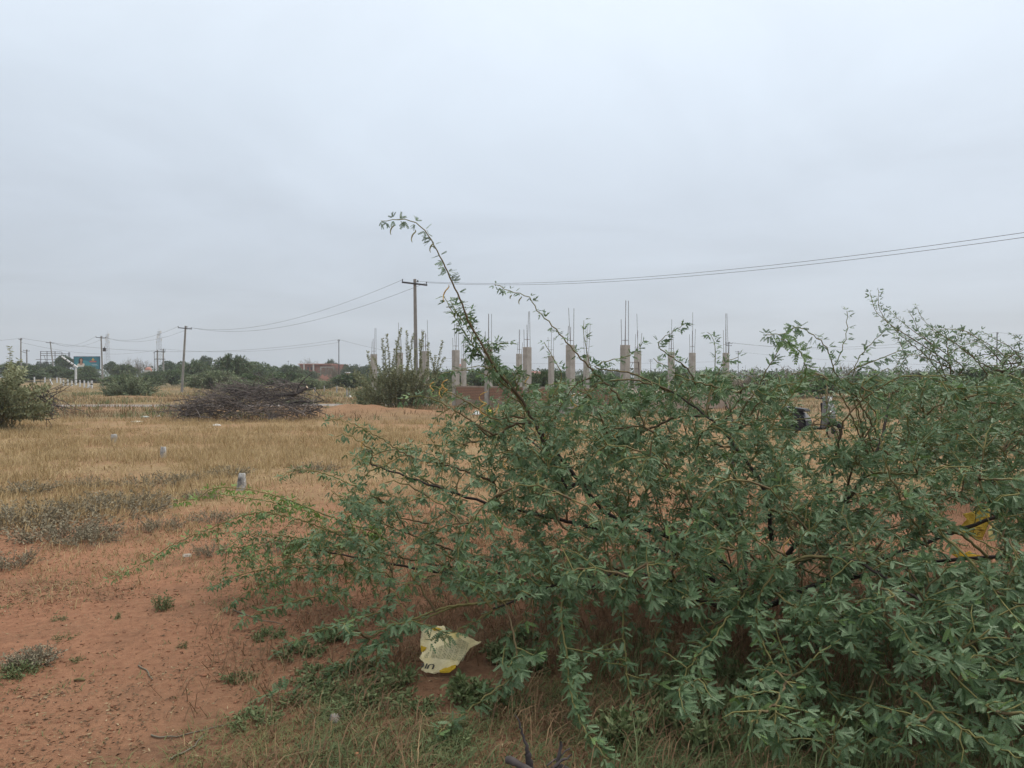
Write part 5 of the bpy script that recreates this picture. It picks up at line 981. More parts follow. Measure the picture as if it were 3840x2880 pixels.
def left_bush():
    root = np.array([X(-20, 23), 23.0, 0.0]); root[2] = gh(root[0], root[1]); S = Shrub(21, (.1, 0, .1)); rs = S.rs
    ob = empty('left_edge_shrub', root, 'grey green leafy shrub cut off by the left edge with bare olive stems', 'shrub'); ob.name = 'leafy_shrub'
    for k in range(170):
        px = rs.uniform(-330, 215); mx = np.interp(px, [-330, -100, 20, 60, 110, 215], [1400, 1330, 1335, 1345, 1390, 1470]); py = rs.uniform(mx, 1570); D = rs.uniform(22.0, 24.2); e = P3(px, py, D); b = root + np.array([rs.normal(0, .25), rs.normal(0, .2), 0])
        mid = (b + e) / 2 + np.array([-(e[0] - b[0]) * .12, 0, .25]); S.path([b, mid, e], .010, .004, 1, .38, tone=rs.uniform(0, 1), zig=.01, step=.06)
    for px in ([(38, 1302), (36, 1345), (30, 1400), (20, 1480)], [(72, 1350), (58, 1385), (40, 1440)], [(-30, 1335), (-20, 1400), (-10, 1470)]): S.path(np.vstack([root, poly_px(px, 23, 23)]), .010, .004, 1, .35, tone=.3, step=.05)
    o = S.build_wood('stems', ob, M['olivestem'], root, 4)
    P, T = np.concatenate(S.lp), np.concatenate(S.lt); i = np.repeat(np.arange(len(P)), 4); P, T = P[i], T[i]; n = len(P); d = nrm(np.cross(T, rs.normal(size=(n, 3)))) + T * .35 + np.array([0, 0, -.1]); L = rs.uniform(.08, .14, n)
    leaf_obj('foliage', OVAL, P, d, np.array([0, -.3, 1.]) + rs.normal(size=(n, 3)) * .45, L, L * .5, rs.uniform(0, 1, n), M['oliveleaf'], ob, None, root)
    # dark dead twigs and long thin stems sweeping right
    ln = []
    for k in range(26):
        a = P3(rs.uniform(140, 205), rs.uniform(1470, 1530), 22.6); e = P3(rs.uniform(120, 345), rs.uniform(1395, 1570), rs.uniform(22, 23.2)); t = np.linspace(0, 1, 9)[:, None]; p = a + (e - a) * t; p[:, 2] += (np.sin(t * 3.1) * rs.uniform(-.03, .12))[:, 0]; p += rs.normal(size=p.shape) * .012; ln.append((p, np.linspace(.011, .005, 9), rs.uniform(0, .5)))
    for k in range(90):
        a = P3(rs.uniform(105, 215), rs.uniform(1455, 1575), 22.8); d = nrm(rs.normal(size=3)) * rs.uniform(.15, .5); ln.append((np.array([a, a + d * .5 + rs.normal(size=3) * .03, a + d]), np.array([.010, .008, .004]), rs.uniform(0, .4)))
    tube_obj('dead_twigs', ln, M['deadwood'], ob, 4, root)
left_bush()

# ------------------------------------------------------------------ brush pile
def brush_pile():
    D = 28.4; c = np.array([X(925, D), D, 0.0]); c[2] = gh(c[0], c[1]); rs = np.random.default_rng(31); ob = empty('brush_pile', c, 'heap of cut dry purple grey branches on the field', 'brush pile'); big, small = [], []
    hw, hd, hh = 2.38, 1.15, 1.42
    def top(x): return hh * (np.interp(x, [-2.5, -1.9, -1.2, -.4, .5, 1.5, 2.1, 2.5], [.18, .55, .84, .98, 1, 1, .9, .4]))
    for k in range(460):
        x = rs.uniform(-hw, hw); y = rs.uniform(-hd, hd) * .9; z = top(x) * math.sqrt(max(0, 1 - (y / hd) ** 2)) * rs.uniform(.05, 1.0) ** .6; ln = rs.uniform(.5, 1.7); yaw = rs.normal(math.pi, .75); el = rs.normal(.05, .28)
        d = np.array([math.cos(yaw) * math.cos(el), math.sin(yaw) * math.cos(el), math.sin(el)]); n = 8; t = np.linspace(-.5, .5, n)[:, None]; p = np.array([x, y, z]) + d * t * ln; p[:, 2] -= (t[:, 0] ** 2) * ln * rs.uniform(-.1, .45); p += np.cumsum(rs.normal(size=(n, 3)) * .016, axis=0)
        p[:, 2] = np.maximum(p[:, 2], .02); p[:, 2] = np.minimum(p[:, 2], top(p[:, 0]) + .10 + .45 * rs.uniform() ** 3); r = rs.uniform(.007, .020); (big if r > .013 else small).append((p, np.linspace(r, r * .4, n), rs.uniform(0, 1)))
        for j in range(4):
            i = rs.integers(1, n); q = nrm(d * .6 + rs.normal(size=3) * .7 + np.array([0, 0, .1])); m = 5; s = np.linspace(0, rs.uniform(.2, .6), m)[:, None]; pp = p[i] + q * s + np.cumsum(rs.normal(size=(m, 3)) * .012, axis=0); pp[:, 2] = np.maximum(pp[:, 2], .015); small.append((pp, np.linspace(r * .5, .0035, m), rs.uniform(0, 1)))
    fan = np.array([1.15, -.95, .08])                       # pale fan of twigs at the front
    for k in range(34):
        a = rs.uniform(.15, 2.9); ln = rs.uniform(.5, 1.0); n = 7; t = np.linspace(0, 1, n)[:, None]; p = fan + t * np.array([math.cos(a) * ln, rs.normal(.15, .1), math.sin(a) * ln * .85]) + np.cumsum(rs.normal(size=(n, 3)) * .012, axis=0); p[:, 2] = np.maximum(p[:, 2], .02); small.append((p, np.linspace(.010, .004, n), rs.uniform(.6, 1)))
    tube_obj('twigs', small, M['deadwood'], ob, 4); tube_obj('branches', big, M['deadwood'], ob, 5)
    def log(pts, r0, r1, tn): tube_obj('cut_log', [(np.array(pts, float), np.linspace(r0, r1, len(pts)), tn)], M['deadwood'], ob, 8)
    log([(1.55, -.3, .75), (1.95, -.35, .98), (2.33, -.4, 1.22)], .055, .05, .3); log([(1.2, -.4, .92), (1.8, -.45, .95), (2.2, -.5, 1.06)], .045, .04, .1); log([(1.7, -.5, .62), (2.2, -.55, .72), (2.5, -.6, .66)], .035, .025, .0)
    log([(1.9, -.3, .9), (2.0, -.3, 1.25), (2.25, -.3, 1.55), (2.5, -.3, 1.72)], .028, .012, .1); log([(1.9, -.35, .95), (1.75, -.35, 1.2), (1.6, -.3, 1.34)], .018, .008, .1)
    log([(1.0, -.5, .5), (1.2, -.55, 1.0), (1.0, -.5, 1.35), (.6, -.4, 1.62), (.35, -.3, 1.72)], .02, .008, .2); log([(-2.5, -.4, .72), (-2.1, -.5, .78), (-1.6, -.6, .7)], .014, .008, .1); log([(-.2, -.6, .9), (.2, -.65, .98), (.6, -.7, .86), (1.0, -.6, .80)], .03, .022, .3)
    # pale cut ends
    bm = bmesh.new(); q = Vector((2.33, -.4, 1.22)); d = Vector((.38, -.05, .24)).normalized(); cyl(bm, q - d * .004, q + d * .012, .052, seg=10); mesh_bm('cut_end', bm, mat('cut_wood', (.45, .36, .26), (.55, .46, .34), 20, .9), ob)
brush_pile()

# ------------------------------------------------------------------ grass
def blades(P, h, lean, wd, az, tone, m, name, label, curve=.5, cat='grass'):
    n = len(P); d = np.stack([np.cos(az), np.sin(az), np.zeros(n)], -1); s = np.stack([-np.sin(az + .6), np.cos(az + .6), np.zeros(n)], -1) * (wd / 2)[:, None]; up = np.array([0, 0, 1.])
    mid = P + up * (h * .55)[:, None] + d * (lean * h * .35)[:, None]; tipp = P + up * (h * (1 - .25 * np.minimum(lean, 1.5)))[:, None] + d * (lean * h)[:, None]
    V = np.stack([P - s, P + s, mid + s * .8, mid - s * .8, tipp], 1).reshape(-1, 3); k = np.arange(n)[:, None] * 5
    o = mesh_np(name, V, [(4, k + np.array([[0, 1, 2, 3]])), (3, k + np.array([[3, 2, 4]]))], M[m], None, {'tone': np.repeat(tone, 5)}); o['kind'] = 'stuff'; o['label'] = label; o['category'] = cat; return o
def tufts(C, nb, h, spread, leanm, wd, m, name, label, tmean=.55, windx=.25, hv=.3):
    rs = RNG; i = np.repeat(np.arange(len(C)), nb); n = len(i); P = C[i] + np.stack([rs.normal(0, 1, n) * spread, rs.normal(0, 1, n) * spread, np.zeros(n)], -1); P[:, 2] = gh(P[:, 0], P[:, 1]) - .005
    hs = (h if np.ndim(h) == 0 else h[i]) * np.clip(rs.normal(1, hv, n), .3, 1.8); az = rs.uniform(0, 2 * np.pi, n); lean = np.abs(rs.normal(leanm, .25, n)); tn = np.clip(rs.normal(tmean, .2, n) + np.repeat(rs.normal(0, .1, len(C)), nb), 0, 1)
    P[:, 0] += 0; d = np.stack([np.cos(az) + windx, np.sin(az)], -1); az = np.arctan2(d[:, 1], d[:, 0]); return blades(P, hs, lean, np.full(n, wd) * rs.uniform(.6, 1.4, n), az, tn, m, name, label)
def scatter(n, x0, x1, y0, y1, dens):
    x, y = U(x0, x1, n), U(y0, y1, n); k = U(0, 1, n) < dens(x, y); x, y = x[k], y[k]; return np.stack([x, y, gh(x, y)], -1)
def field_edge(x, y): return 7.6 + .28 * np.clip(x + 6, -3, 9) + 1.6 * (fbm(x * .7, y * .7, 21) - .5)
def mound_mask(x, y):
    r = np.zeros_like(x)
    for mx, my, rx, ry, h in MOUNDS: r = np.maximum(r, np.exp(-((x - mx) / rx) ** 2 - ((y - my) / ry) ** 2))
    return 1 - .8 * sstep(.2, .55, r)
def sack_gap(x, y): return ~((x > -.62) & (x < -.05) & (y > 3.55) & (y < 4.25))
def visible(x, y, m=1.15): return np.abs(x) < y * .6655 * m + .4
C = scatter(38000, -22, 12, 7.2, 28.5, lambda x, y: visible(x, y) * (y < 27.5 + 1.2 * fbm(x, y * 0, 3)) * sstep(-.3, 1.3, y - field_edge(x, y)) * (.12 + .88 * sstep(.36, .52, fbm(x * .8, y * .8, 33))) * np.where(x > -1, .55, 1.0) * np.clip(1.25 - y / 40, .4, 1))
tufts(C, 9, .09 + .15 * fbm(C[:, 0] * .5, C[:, 1] * .5, 3), .07, .55, .008, 'drygrass', 'dry_grass', 'tan dry grass covering the field', .58, .35)
C = scatter(15000, -20, 8, 7.5, 24, lambda x, y: visible(x, y) * sstep(-.6, .6, y - field_edge(x, y)) * np.where(x > -1, .5, 1.0) * .6)
tufts(C, 5, .07, .12, 1.6, .011, 'drygrass', 'matted_thatch', 'flattened dead grass between the standing tufts', .42)
C = scatter(9000, -8, 4, 5.0, 12.5, lambda x, y: visible(x, y) * np.exp(-np.abs(y - field_edge(x, y) + .8) / 1.7) * .9 * sstep(.34, .55, fbm(x * 1.3, y * 1.3, 55)))
tufts(C, 7, .085, .05, .9, .005, 'drygrass', 'sparse_dry_grass', 'sparse dry grass at the edge of the red soil', .45)
C = scatter(9000, -40, 26, 28, 62, lambda x, y: visible(x, y) * mound_mask(x, y) * (np.abs(y - 42.6) > 1.7) * (.12 + .88 * sstep(.38, .55, fbm(x * .25, y * .3, 8))))
tufts(C, 7, .20, .16, .6, .018, 'browngrass', 'rough_grass', 'brown rough grass beyond the tan field', .62)
C = scatter(5000, -40, 26, 28, 75, lambda x, y: visible(x, y) * mound_mask(x, y) * (np.abs(y - 42.6) > 1.7) * sstep(.46, .58, fbm(x * .3, y * .3, 28)))
tufts(C, 8, .26, .16, .5, .022, 'weed', 'green_scrub_grass', 'olive weeds among the rough grass', .45)
C = scatter(9000, -60, 40, 44, 110, lambda x, y: visible(x, y) * mound_mask(x, y) * (np.abs(y - 42.6) > 1.7) * (.2 + .8 * sstep(.42, .52, fbm(x * .12, y * .12, 18))))
tufts(C, 5, .26, .3, .5, .035, 'drygrass', 'far_dry_grass', 'far tan grass between shrubs and posts', .5)
C = scatter(4200, -2, 7, 5.2, 10.5, lambda x, y: visible(x, y) * (.2 + .8 * sstep(.36, .55, fbm(x * 1.2, y * 1.2, 77))))
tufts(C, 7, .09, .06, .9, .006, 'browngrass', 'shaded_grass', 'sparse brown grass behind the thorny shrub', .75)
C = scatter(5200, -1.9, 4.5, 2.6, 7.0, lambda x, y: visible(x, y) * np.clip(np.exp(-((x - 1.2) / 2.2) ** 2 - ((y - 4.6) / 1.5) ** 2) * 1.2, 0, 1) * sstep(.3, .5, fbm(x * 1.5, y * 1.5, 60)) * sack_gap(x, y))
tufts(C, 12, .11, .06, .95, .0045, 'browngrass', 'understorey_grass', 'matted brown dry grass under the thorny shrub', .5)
C = scatter(2600, -.9, 2.2, 2.4, 3.9, lambda x, y: visible(x, y) * (.3 + .7 * sstep(.36, .5, fbm(x * 2, y * 2, 82))) * sack_gap(x, y))
tufts(C, 10, .05, .06, 1.3, .0045, 'weed', 'ground_cover', 'thin green ground cover at the foot of the thorny shrub', .35, 0)
C = scatter(5600, -2.4, 3.0, 2.4, 4.8, lambda x, y: visible(x, y) * sstep(-1.75, -.9, x - .9 * (y - 3.3)) * (.12 + .88 * sstep(.38, .52, fbm(x * 1.6, y * 1.6, 70))) * (1 - .6 * sstep(1.0, 2.0, x)) * sack_gap(x, y))
tufts(C, 11, .038, .06, 1.5, .0042, 'greengrass', 'creeping_grass', 'olive creeping grass on the soil in the foreground', .5, 0)
C = scatter(260, .4, 3.6, 2.7, 4.4, lambda x, y: visible(x, y) * .9)
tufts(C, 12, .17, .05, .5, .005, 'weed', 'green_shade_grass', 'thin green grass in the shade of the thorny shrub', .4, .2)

C = scatter(8000, -6, 1.5, 2.4, 9, lambda x, y: visible(x, y) * (.06 + .94 * sstep(.44, .62, fbm(x * 1.1, y * 1.1, 120))) * (1 - .8 * sstep(-.5, .5, x - .9 * (y - 3.3) + 1)))
tufts(C, 6, .030, .032, 1.2, .0048, 'greengrass', 'grass_sprigs', 'short olive sprigs scattered on the red soil', .45, 0)
C = scatter(1500, -5, 1.5, 2.5, 9.5, lambda x, y: visible(x, y) * sstep(.5, .62, fbm(x * .9, y * .9, 130)))
tufts(C, 6, .05, .04, 1.3, .0035, 'browngrass', 'straw_wisps', 'dead straw wisps on the red soil', .8, 0)
# straw, leaf crumbs and twigs lying about on bare soil
def litter():
    n = 62000; x, y = U(-5.0, 2.4, n), U(2.4, 8.5, n); k = visible(x, y) & (U(0, 1, n) < .15 + .85 * sstep(.40, .58, fbm(x * 1.4, y * 1.4, 90))); x, y = x[k], y[k]; n = len(x); P = np.stack([x, y, gh(x, y) + .004], -1); a = U(0, 2 * np.pi, n); D = np.stack([np.cos(a), np.sin(a), U(-.05, .35, n)], -1); L = U(.008, .034, n)
    o = leaf_obj('soil_litter', CARD, P, D, np.array([0, 0, 1.]) + RNG.normal(size=(n, 3)) * .9, L, U(.003, .009, n), U(.1, .85, n), M['litter']); o['kind'] = 'stuff'; o['label'] = 'crumbs of straw and dead leaves on the red soil'; o['category'] = 'litter'
    n = 9000; x, y = U(-5.5, 2.0, n), U(2.2, 9, n); k = visible(x, y) & (U(0, 1, n) < .2 + .8 * sstep(.45, .6, fbm(x * .9, y * .9, 95))); x, y = x[k], y[k]; n = len(x); V = np.array([(1, 0, 0), (0, 1, 0), (-1, 0, 0), (0, -1, 0), (0.2, 0.1, .5), (0, 0, -.5)]); s = U(.003, .012, n) * np.where(U(0, 1, n) < .05, 1.9, 1)
    a = U(0, 6.28, n); R = np.stack([np.stack([np.cos(a), -np.sin(a), 0 * a], -1), np.stack([np.sin(a), np.cos(a), 0 * a], -1), np.stack([0 * a, 0 * a, 1 + 0 * a], -1)], 1); W = np.einsum('nij,kj->nki', R, V) * s[:, None, None] * U(.6, 1.4, (n, 1, 3)) + np.stack([x, y, gh(x, y) + .002], -1)[:, None, :]
    T = np.array([(0, 1, 4), (1, 2, 4), (2, 3, 4), (3, 0, 4), (1, 0, 5), (2, 1, 5), (3, 2, 5), (0, 3, 5)])[None] + (np.arange(n) * 6)[:, None, None]
    o = mesh_np('soil_clods', W.reshape(-1, 3), [(3, T.reshape(-1, 3))], mat('clod', (.17, .075, .042), (.31, .15, .085), 2.0, .95)); o['kind'] = 'stuff'; o['label'] = 'small clods and pebbles on the red soil'; o['category'] = 'pebbles'
litter()

# ------------------------------------------------------------------ low weeds, clumps
WEEDS = {}
def weed_clump(px, py, r, h, m, name, label, cat, group, dens=130, leafL=.022, grey=True):
    """clumps of one kind share three meshes of radius 1 and height 1, turned and scaled"""
    c = G(px, py); rs = np.random.default_rng(int(px * 7 + py)); v = int(px + py) % 3; ob = empty(name, c, label, cat, group, rs.uniform(0, 6.28)); key = (m, dens, leafL, grey, v); s3 = np.array([r, r, h])
    if key not in WEEDS:
        ln, P, T = [], [], []
        for k in range(int(dens * .5)):
            a = rs.uniform(0, 6.28); rr = math.sqrt(rs.uniform(0, 1)); e = np.array([math.cos(a) * rr, math.sin(a) * rr, rs.uniform(.3, 1) * (1 - .45 * rr)]) * s3; b = e * np.array([.6, .6, 0]); t = np.linspace(0, 1, 6)[:, None]; p = b + (e - b) * np.concatenate([t ** 1.6, t ** 1.6, t], 1) + rs.normal(size=(6, 3)) * .006; p[:, 2] = np.maximum(p[:, 2], .0); p[0, 2] = -.01; ln.append((p, np.linspace(.0032, .0013, 6), rs.uniform(0, 1))); P.append(p[2:]); T.append(nrm(np.gradient(p, axis=0))[2:])
        P, T = np.concatenate(P), np.concatenate(T); i = np.repeat(np.arange(len(P)), 4); P, T = P[i] + rs.normal(size=(len(i), 3)) * .006, T[i]; n = len(P); L = rs.uniform(.6, 1.3, n) * leafL
        st = tube_obj('stems', ln, M['greytwig' if grey else 'olivestem'], ob, 3); lf = leaf_obj('foliage', OVAL, P, nrm(T * .5 + rs.normal(size=(n, 3)) * .6), np.array([0, 0, 1.]) + rs.normal(size=(n, 3)) * .5, L, L * .45, rs.uniform(0, 1, n), M[m], ob); WEEDS[key] = (st, lf, s3)
    else:
        st, lf, q = WEEDS[key]
        for o in (st, lf):
            o2 = o.copy(); link(o2, ob); o2.parent = ob; o2.scale = tuple(s3 / q)
GW = 'grey brown dry weed clump low in the tan grass'
for px, py, r, h in ((560, 1825, .55, .24), (430, 1925, .8, .28), (360, 1905, .5, .22), (500, 1895, .5, .22), (130, 1955, .7, .26), (40, 1980, .6, .28), (215, 2015, .6, .24), (300, 2020, .45, .2), (330, 1830, .4, .2), (860, 1785, .45, .2), (600, 1990, .3, .18), (330, 2035, .35, .15), (800, 1955, .3, .14), (1180, 1770, .5, .2), (760, 1870, .3, .15), (90, 1850, .5, .22), (700, 1800, .35, .16), (1040, 2075, .16, .2), (790, 2085, .2, .14)):
    weed_clump(px, py, r, h, 'greyweed', 'dry_weed_clump', GW, 'weed', 'grey weed clumps in the field', 150, .03)
weed_clump(120, 2500, .17, .10, 'greyweed', 'dry_weed_clump', 'grey leafy weed clump alone on the red soil at lower left', 'weed', 'weeds on red soil', 170, .016)
weed_clump(70, 2530, .12, .05, 'weed', 'green_weed', 'flat green weed beside the grey clump at lower left', 'weed', 'weeds on red soil', 90, .016, False)
weed_clump(610, 2290, .085, .13, 'weed', 'green_weed', 'small upright dark green weed on the open red soil', 'weed', 'weeds on red soil', 60, .016, False)
weed_clump(40, 2130, .28, .20, 'greyweed', 'dry_weed_clump', 'pale dry weed clump at the left edge where soil meets grass', 'weed', 'weeds on red soil', 110, .02)
SW = 'tiny green weed seedling lying flat on the red soil'
for px, py, r in ((215, 2335, .07), (430, 2320, .05), (250, 2400, .09), (690, 2430, .05), (285, 2490, .06)):
    weed_clump(px, py, r, .03, 'weed', 'weed_seedling', SW, 'weed', 'weed seedlings on red soil', 20, .009, False)
LW = 'leafy green weed growing in the shade under the thorny shrub'
for px, py in ((1900, 2480), (1960, 2440), (2000, 2520), (2560, 2560), (2640, 2700), (2480, 2740), (2800, 2720), (2900, 2640), (2480, 2640), (3020, 2800), (2750, 2600), (3250, 2760), (1750, 2640), (2330, 2780), (2660, 2820)):
    weed_clump(px, py, .12, .14, 'weed', 'green_weed', LW, 'weed', 'leafy weeds under the shrub', 70, .035, False)

EW = 'low spreading green weed at the lower left edge of the thorny shrub'
for px, py, r, h in ((1010, 2400, .10, .05), (1130, 2460, .14, .06), (1250, 2400, .12, .07), (1180, 2560, .15, .06), (1320, 2520, .14, .08), (1420, 2620, .16, .07), (1080, 2640, .13, .05), (1300, 2690, .13, .05), (1480, 2560, .12, .08), (1240, 2620, .12, .05), (1560, 2680, .13, .06), (900, 2560, .10, .04), (960, 2720, .12, .04), (1700, 2780, .12, .06), (1900, 2680, .12, .08)):
    weed_clump(px, py, r, h, 'weed', 'low_weed', EW, 'weed', 'low weeds edging the shrub', 60, .022, False)
# ------------------------------------------------------------------ stones, stump, sticks
def rock(name, c, w, d, h, m, label, cat, seed, taper=.85, group=None, lean=0.0, sub=3):
    bm = bmesh.new(); box(bm, (0, 0, h / 2 - .06), (w, d, h + .12)); bmesh.ops.subdivide_edges(bm, edges=bm.edges[:], cuts=sub, use_grid_fill=True); rs = random.Random(seed)
    for v in bm.verts:
        k = max(0, v.co.z / h); s = 1 - (1 - taper) * k ** 2; v.co.x = v.co.x * s + rs.gauss(0, w * .028) + lean * k; v.co.y = v.co.y * s + rs.gauss(0, d * .03); v.co.z += rs.gauss(0, h * .012) if v.co.z > 0 else 0
    bmesh.ops.bevel(bm, geom=[e for e in bm.edges if len(e.link_faces) == 2 and e.calc_face_angle(0) > .9], offset=w * .07, segments=2, affect='EDGES'); o = mesh_bm(name, bm, m, None, True); o.location = tuple(c); o.rotation_euler = (0, 0, rs.uniform(-.3, .3)); tag(o, label, cat, group); return o
m_st = mat('whitewashed_stone', (.10, .098, .095), (.60, .59, .56), 9, .95, .7, 35)
g = G(905, 1838); rock('survey_stone', g, .115, .10, .235, m_st, 'nearest whitewashed survey stone with a dark chipped top', 'stone', 1, .62, 'survey stones', .012)
g = G(613, 1716); rock('survey_stone', g, .10, .09, .21, M['stone'], 'middle of the three grey survey stones in the tan grass', 'stone', 2, .8, 'survey stones')
g = G(428, 1660); rock('survey_stone', g, .115, .09, .20, M['stone'], 'farthest grey survey stone with a flat top in the tan grass', 'stone', 3, .97, 'survey stones')
g = G(1255, 2705); rock('grey_stone', g, .055, .05, .028, mat('grey_rock', (.19, .17, .15), (.28, .25, .22), 20, .95, .6, 60), 'small grey stone on the soil left of the torn sack', 'stone', 5, .6)
g = G(1340, 2858); rock('red_stone', g, .03, .03, .018, mat('red_rock', (.30, .12, .06), (.38, .18, .1), 20, .95), 'small red brown stone at the bottom edge', 'stone', 6, .6)
g = G(702, 2088); rock('flat_stone', g, .085, .06, .018, mat('pale_rock', (.34, .29, .24), (.46, .40, .34), 10, .95), 'flat pale stone on the red soil', 'stone', 7, .7)
g = G(298, 2562); o = tube_obj('bark_piece', [(np.array([(-.03, 0, .008), (0, .002, .012), (.03, 0, .008)]), np.array([.004, .009, .005]), .2)], M['bark'], None, 6); o.location = tuple(g); tag(o, 'dark red brown bark scrap on the red soil', 'bark')
def stump():
    c = G(2030, 2915); ob = empty('dead_stump', c, 'dead grey brown stump with broken branches at the bottom edge', 'stump'); S = .00107
    def br(name, pts, r0, r1, tn, sd=8):
        p = np.array([((x - 2030) * S, y, z) for x, y, z in pts]); n = max(6, len(p) * 3); q = np.linspace(0, len(p) - 1, n); p = np.stack([np.interp(q, np.arange(len(p)), p[:, k]) for k in range(3)], -1); p += np.random.default_rng(len(pts) + int(r0 * 1e4)).normal(size=p.shape) * .003; rad = .78 * np.linspace(r0, r1, n) * np.random.default_rng(7).uniform(.82, 1.15, n); tube_obj(name, [(p, rad, np.random.default_rng(3).uniform(max(0, tn - .35) * .6, min(1, tn + .1) * .7, n))], M['deadwood'], ob, sd)
    br('log', [(1902, 0, .065), (1950, -.02, .055), (2010, -.05, .03), (2070, -.08, -.02)], .018, .022, .55); br('trunk', [(1995, 0, -.03), (1988, 0, .04), (1978, 0, .10)], .026, .015, .2); br('branch', [(1979, 0, .09), (1965, .01, .15), (1950, .02, .19), (1932, .03, .235)], .010, .003, .2, 6); br('branch', [(2090, .03, -.02), (2095, .03, .06), (2103, .03, .12)], .014, .007, .6, 6)
    br('branch', [(2020, -.04, -.01), (2070, -.02, .035), (2110, 0, .07), (2150, .02, .075)], .012, .004, .4, 6); br('branch', [(2050, .02, .03), (2100, .03, .065), (2140, .03, .10)], .005, .003, .9, 5); br('root_mass', [(2060, .0, -.03), (2110, 0, .025), (2150, 0, .01)], .03, .022, .1)
stump()
SKL = ['thin bent dry stick on open red soil at lower left', 'dry stick on the soil right of the small grey stone', 'slanting dry stick close to the bottom edge', 'dry stick under the left tips of the thorny shrub', 'dry stick in the grass just below the torn sack', 'long dry stick on bare soil near the bottom left']
for SK, pts in zip(SKL, ([(520, 2505), (560, 2530), (572, 2560)], [(1150, 2660), (1185, 2720), (1200, 2790)], [(640, 2855), (720, 2810), (780, 2745)], [(870, 2290), (960, 2330), (1060, 2345)], [(1520, 2640), (1620, 2690), (1720, 2680)], [(560, 2770), (660, 2770), (860, 2735)])):
    P = np.array([G(*p) + np.array([0, 0, .008]) for p in pts]); q = np.linspace(0, 2, 9); p = np.stack([np.interp(q, [0, 1, 2], P[:, k]) for k in range(3)], -1); p[:, :2] += RNG.normal(size=(9, 2)) * .006; p[:, 2] = gh(p[:, 0], p[:, 1]) + .006; o = tube_obj('dry_stick', [(p, np.linspace(.0045, .002, 9), .5)], M['greytwig'], None, 5); tag(o, SK, 'stick', 'dry sticks on the soil')

# ------------------------------------------------------------------ torn sacks and other litter
def sheet(name, outline, plane_o, plane_u, plane_v, m, parent, step=.018, amp=.008, seed=0, thick=.0012):
    """outline in metres on the plane (u,v); crumpled cloth filled with triangles; returns surface function"""
    pts = [Vector(p) for p in outline]; n0 = len(pts); us = [p[0] for p in pts]; vsx = [p[1] for p in pts]
    for u in np.arange(min(us), max(us), step):
        for v in np.arange(min(vsx), max(vsx), step):
            if in_poly(u, v, outline): pts.append(Vector((u + random.uniform(-.004, .004), v + random.uniform(-.004, .004))))
    r = delaunay_2d_cdt(pts, [(k, (k + 1) % n0) for k in range(n0)], [list(range(n0))], 2, 1e-5); nrmv = np.cross(plane_u, plane_v); nrmv /= np.linalg.norm(nrmv)
    def surf(u, v): return plane_o + plane_u * u + plane_v * v + nrmv * (amp * (2.2 * (vnoise(u * 9 + seed, v * 9, seed) - .5) + 1.2 * np.abs(vnoise(u * 24 + v * 12, v * 6, seed + 2) - .5) + .5 * (vnoise(u * 60, v * 60, seed + 4) - .5)))
    V = np.array([surf(p.x, p.y) for p in r[0]]); me = bpy.data.meshes.new(name); me.from_pydata([tuple(v) for v in V], [], [tuple(f) for f in r[2]]); me.materials.append(m); me.polygons.foreach_set('use_smooth', np.ones(len(me.polygons), bool)); o = bpy.data.objects.new(name, me); link(o, parent); sm = o.modifiers.new('thickness', 'SOLIDIFY'); sm.thickness = thick; return surf, nrmv
def letters(text, size, place, m, parent, name='lettering', bold=.02, off=.004, shear=0.0):
    cu = bpy.data.curves.new('t', 'FONT'); cu.body = text; cu.size = size; cu.offset = bold * size; cu.shear = shear; cu.resolution_u = 3; tmp = bpy.data.objects.new('t', cu); COL.objects.link(tmp); bpy.context.view_layer.update(); me = bpy.data.meshes.new_from_object(tmp.evaluated_get(bpy.context.evaluated_depsgraph_get())); bpy.data.objects.remove(tmp)
    bm = bmesh.new(); bm.from_mesh(me); bmesh.ops.triangulate(bm, faces=bm.faces[:])
    for _ in range(2): bmesh.ops.subdivide_edges(bm, edges=[e for e in bm.edges if e.calc_length() > size * .18], cuts=1)
    bmesh.ops.triangulate(bm, faces=bm.faces[:])
    for v in bm.verts: v.co = Vector(place(v.co.x, v.co.y, off))
    return mesh_bm(name, bm, m, parent)
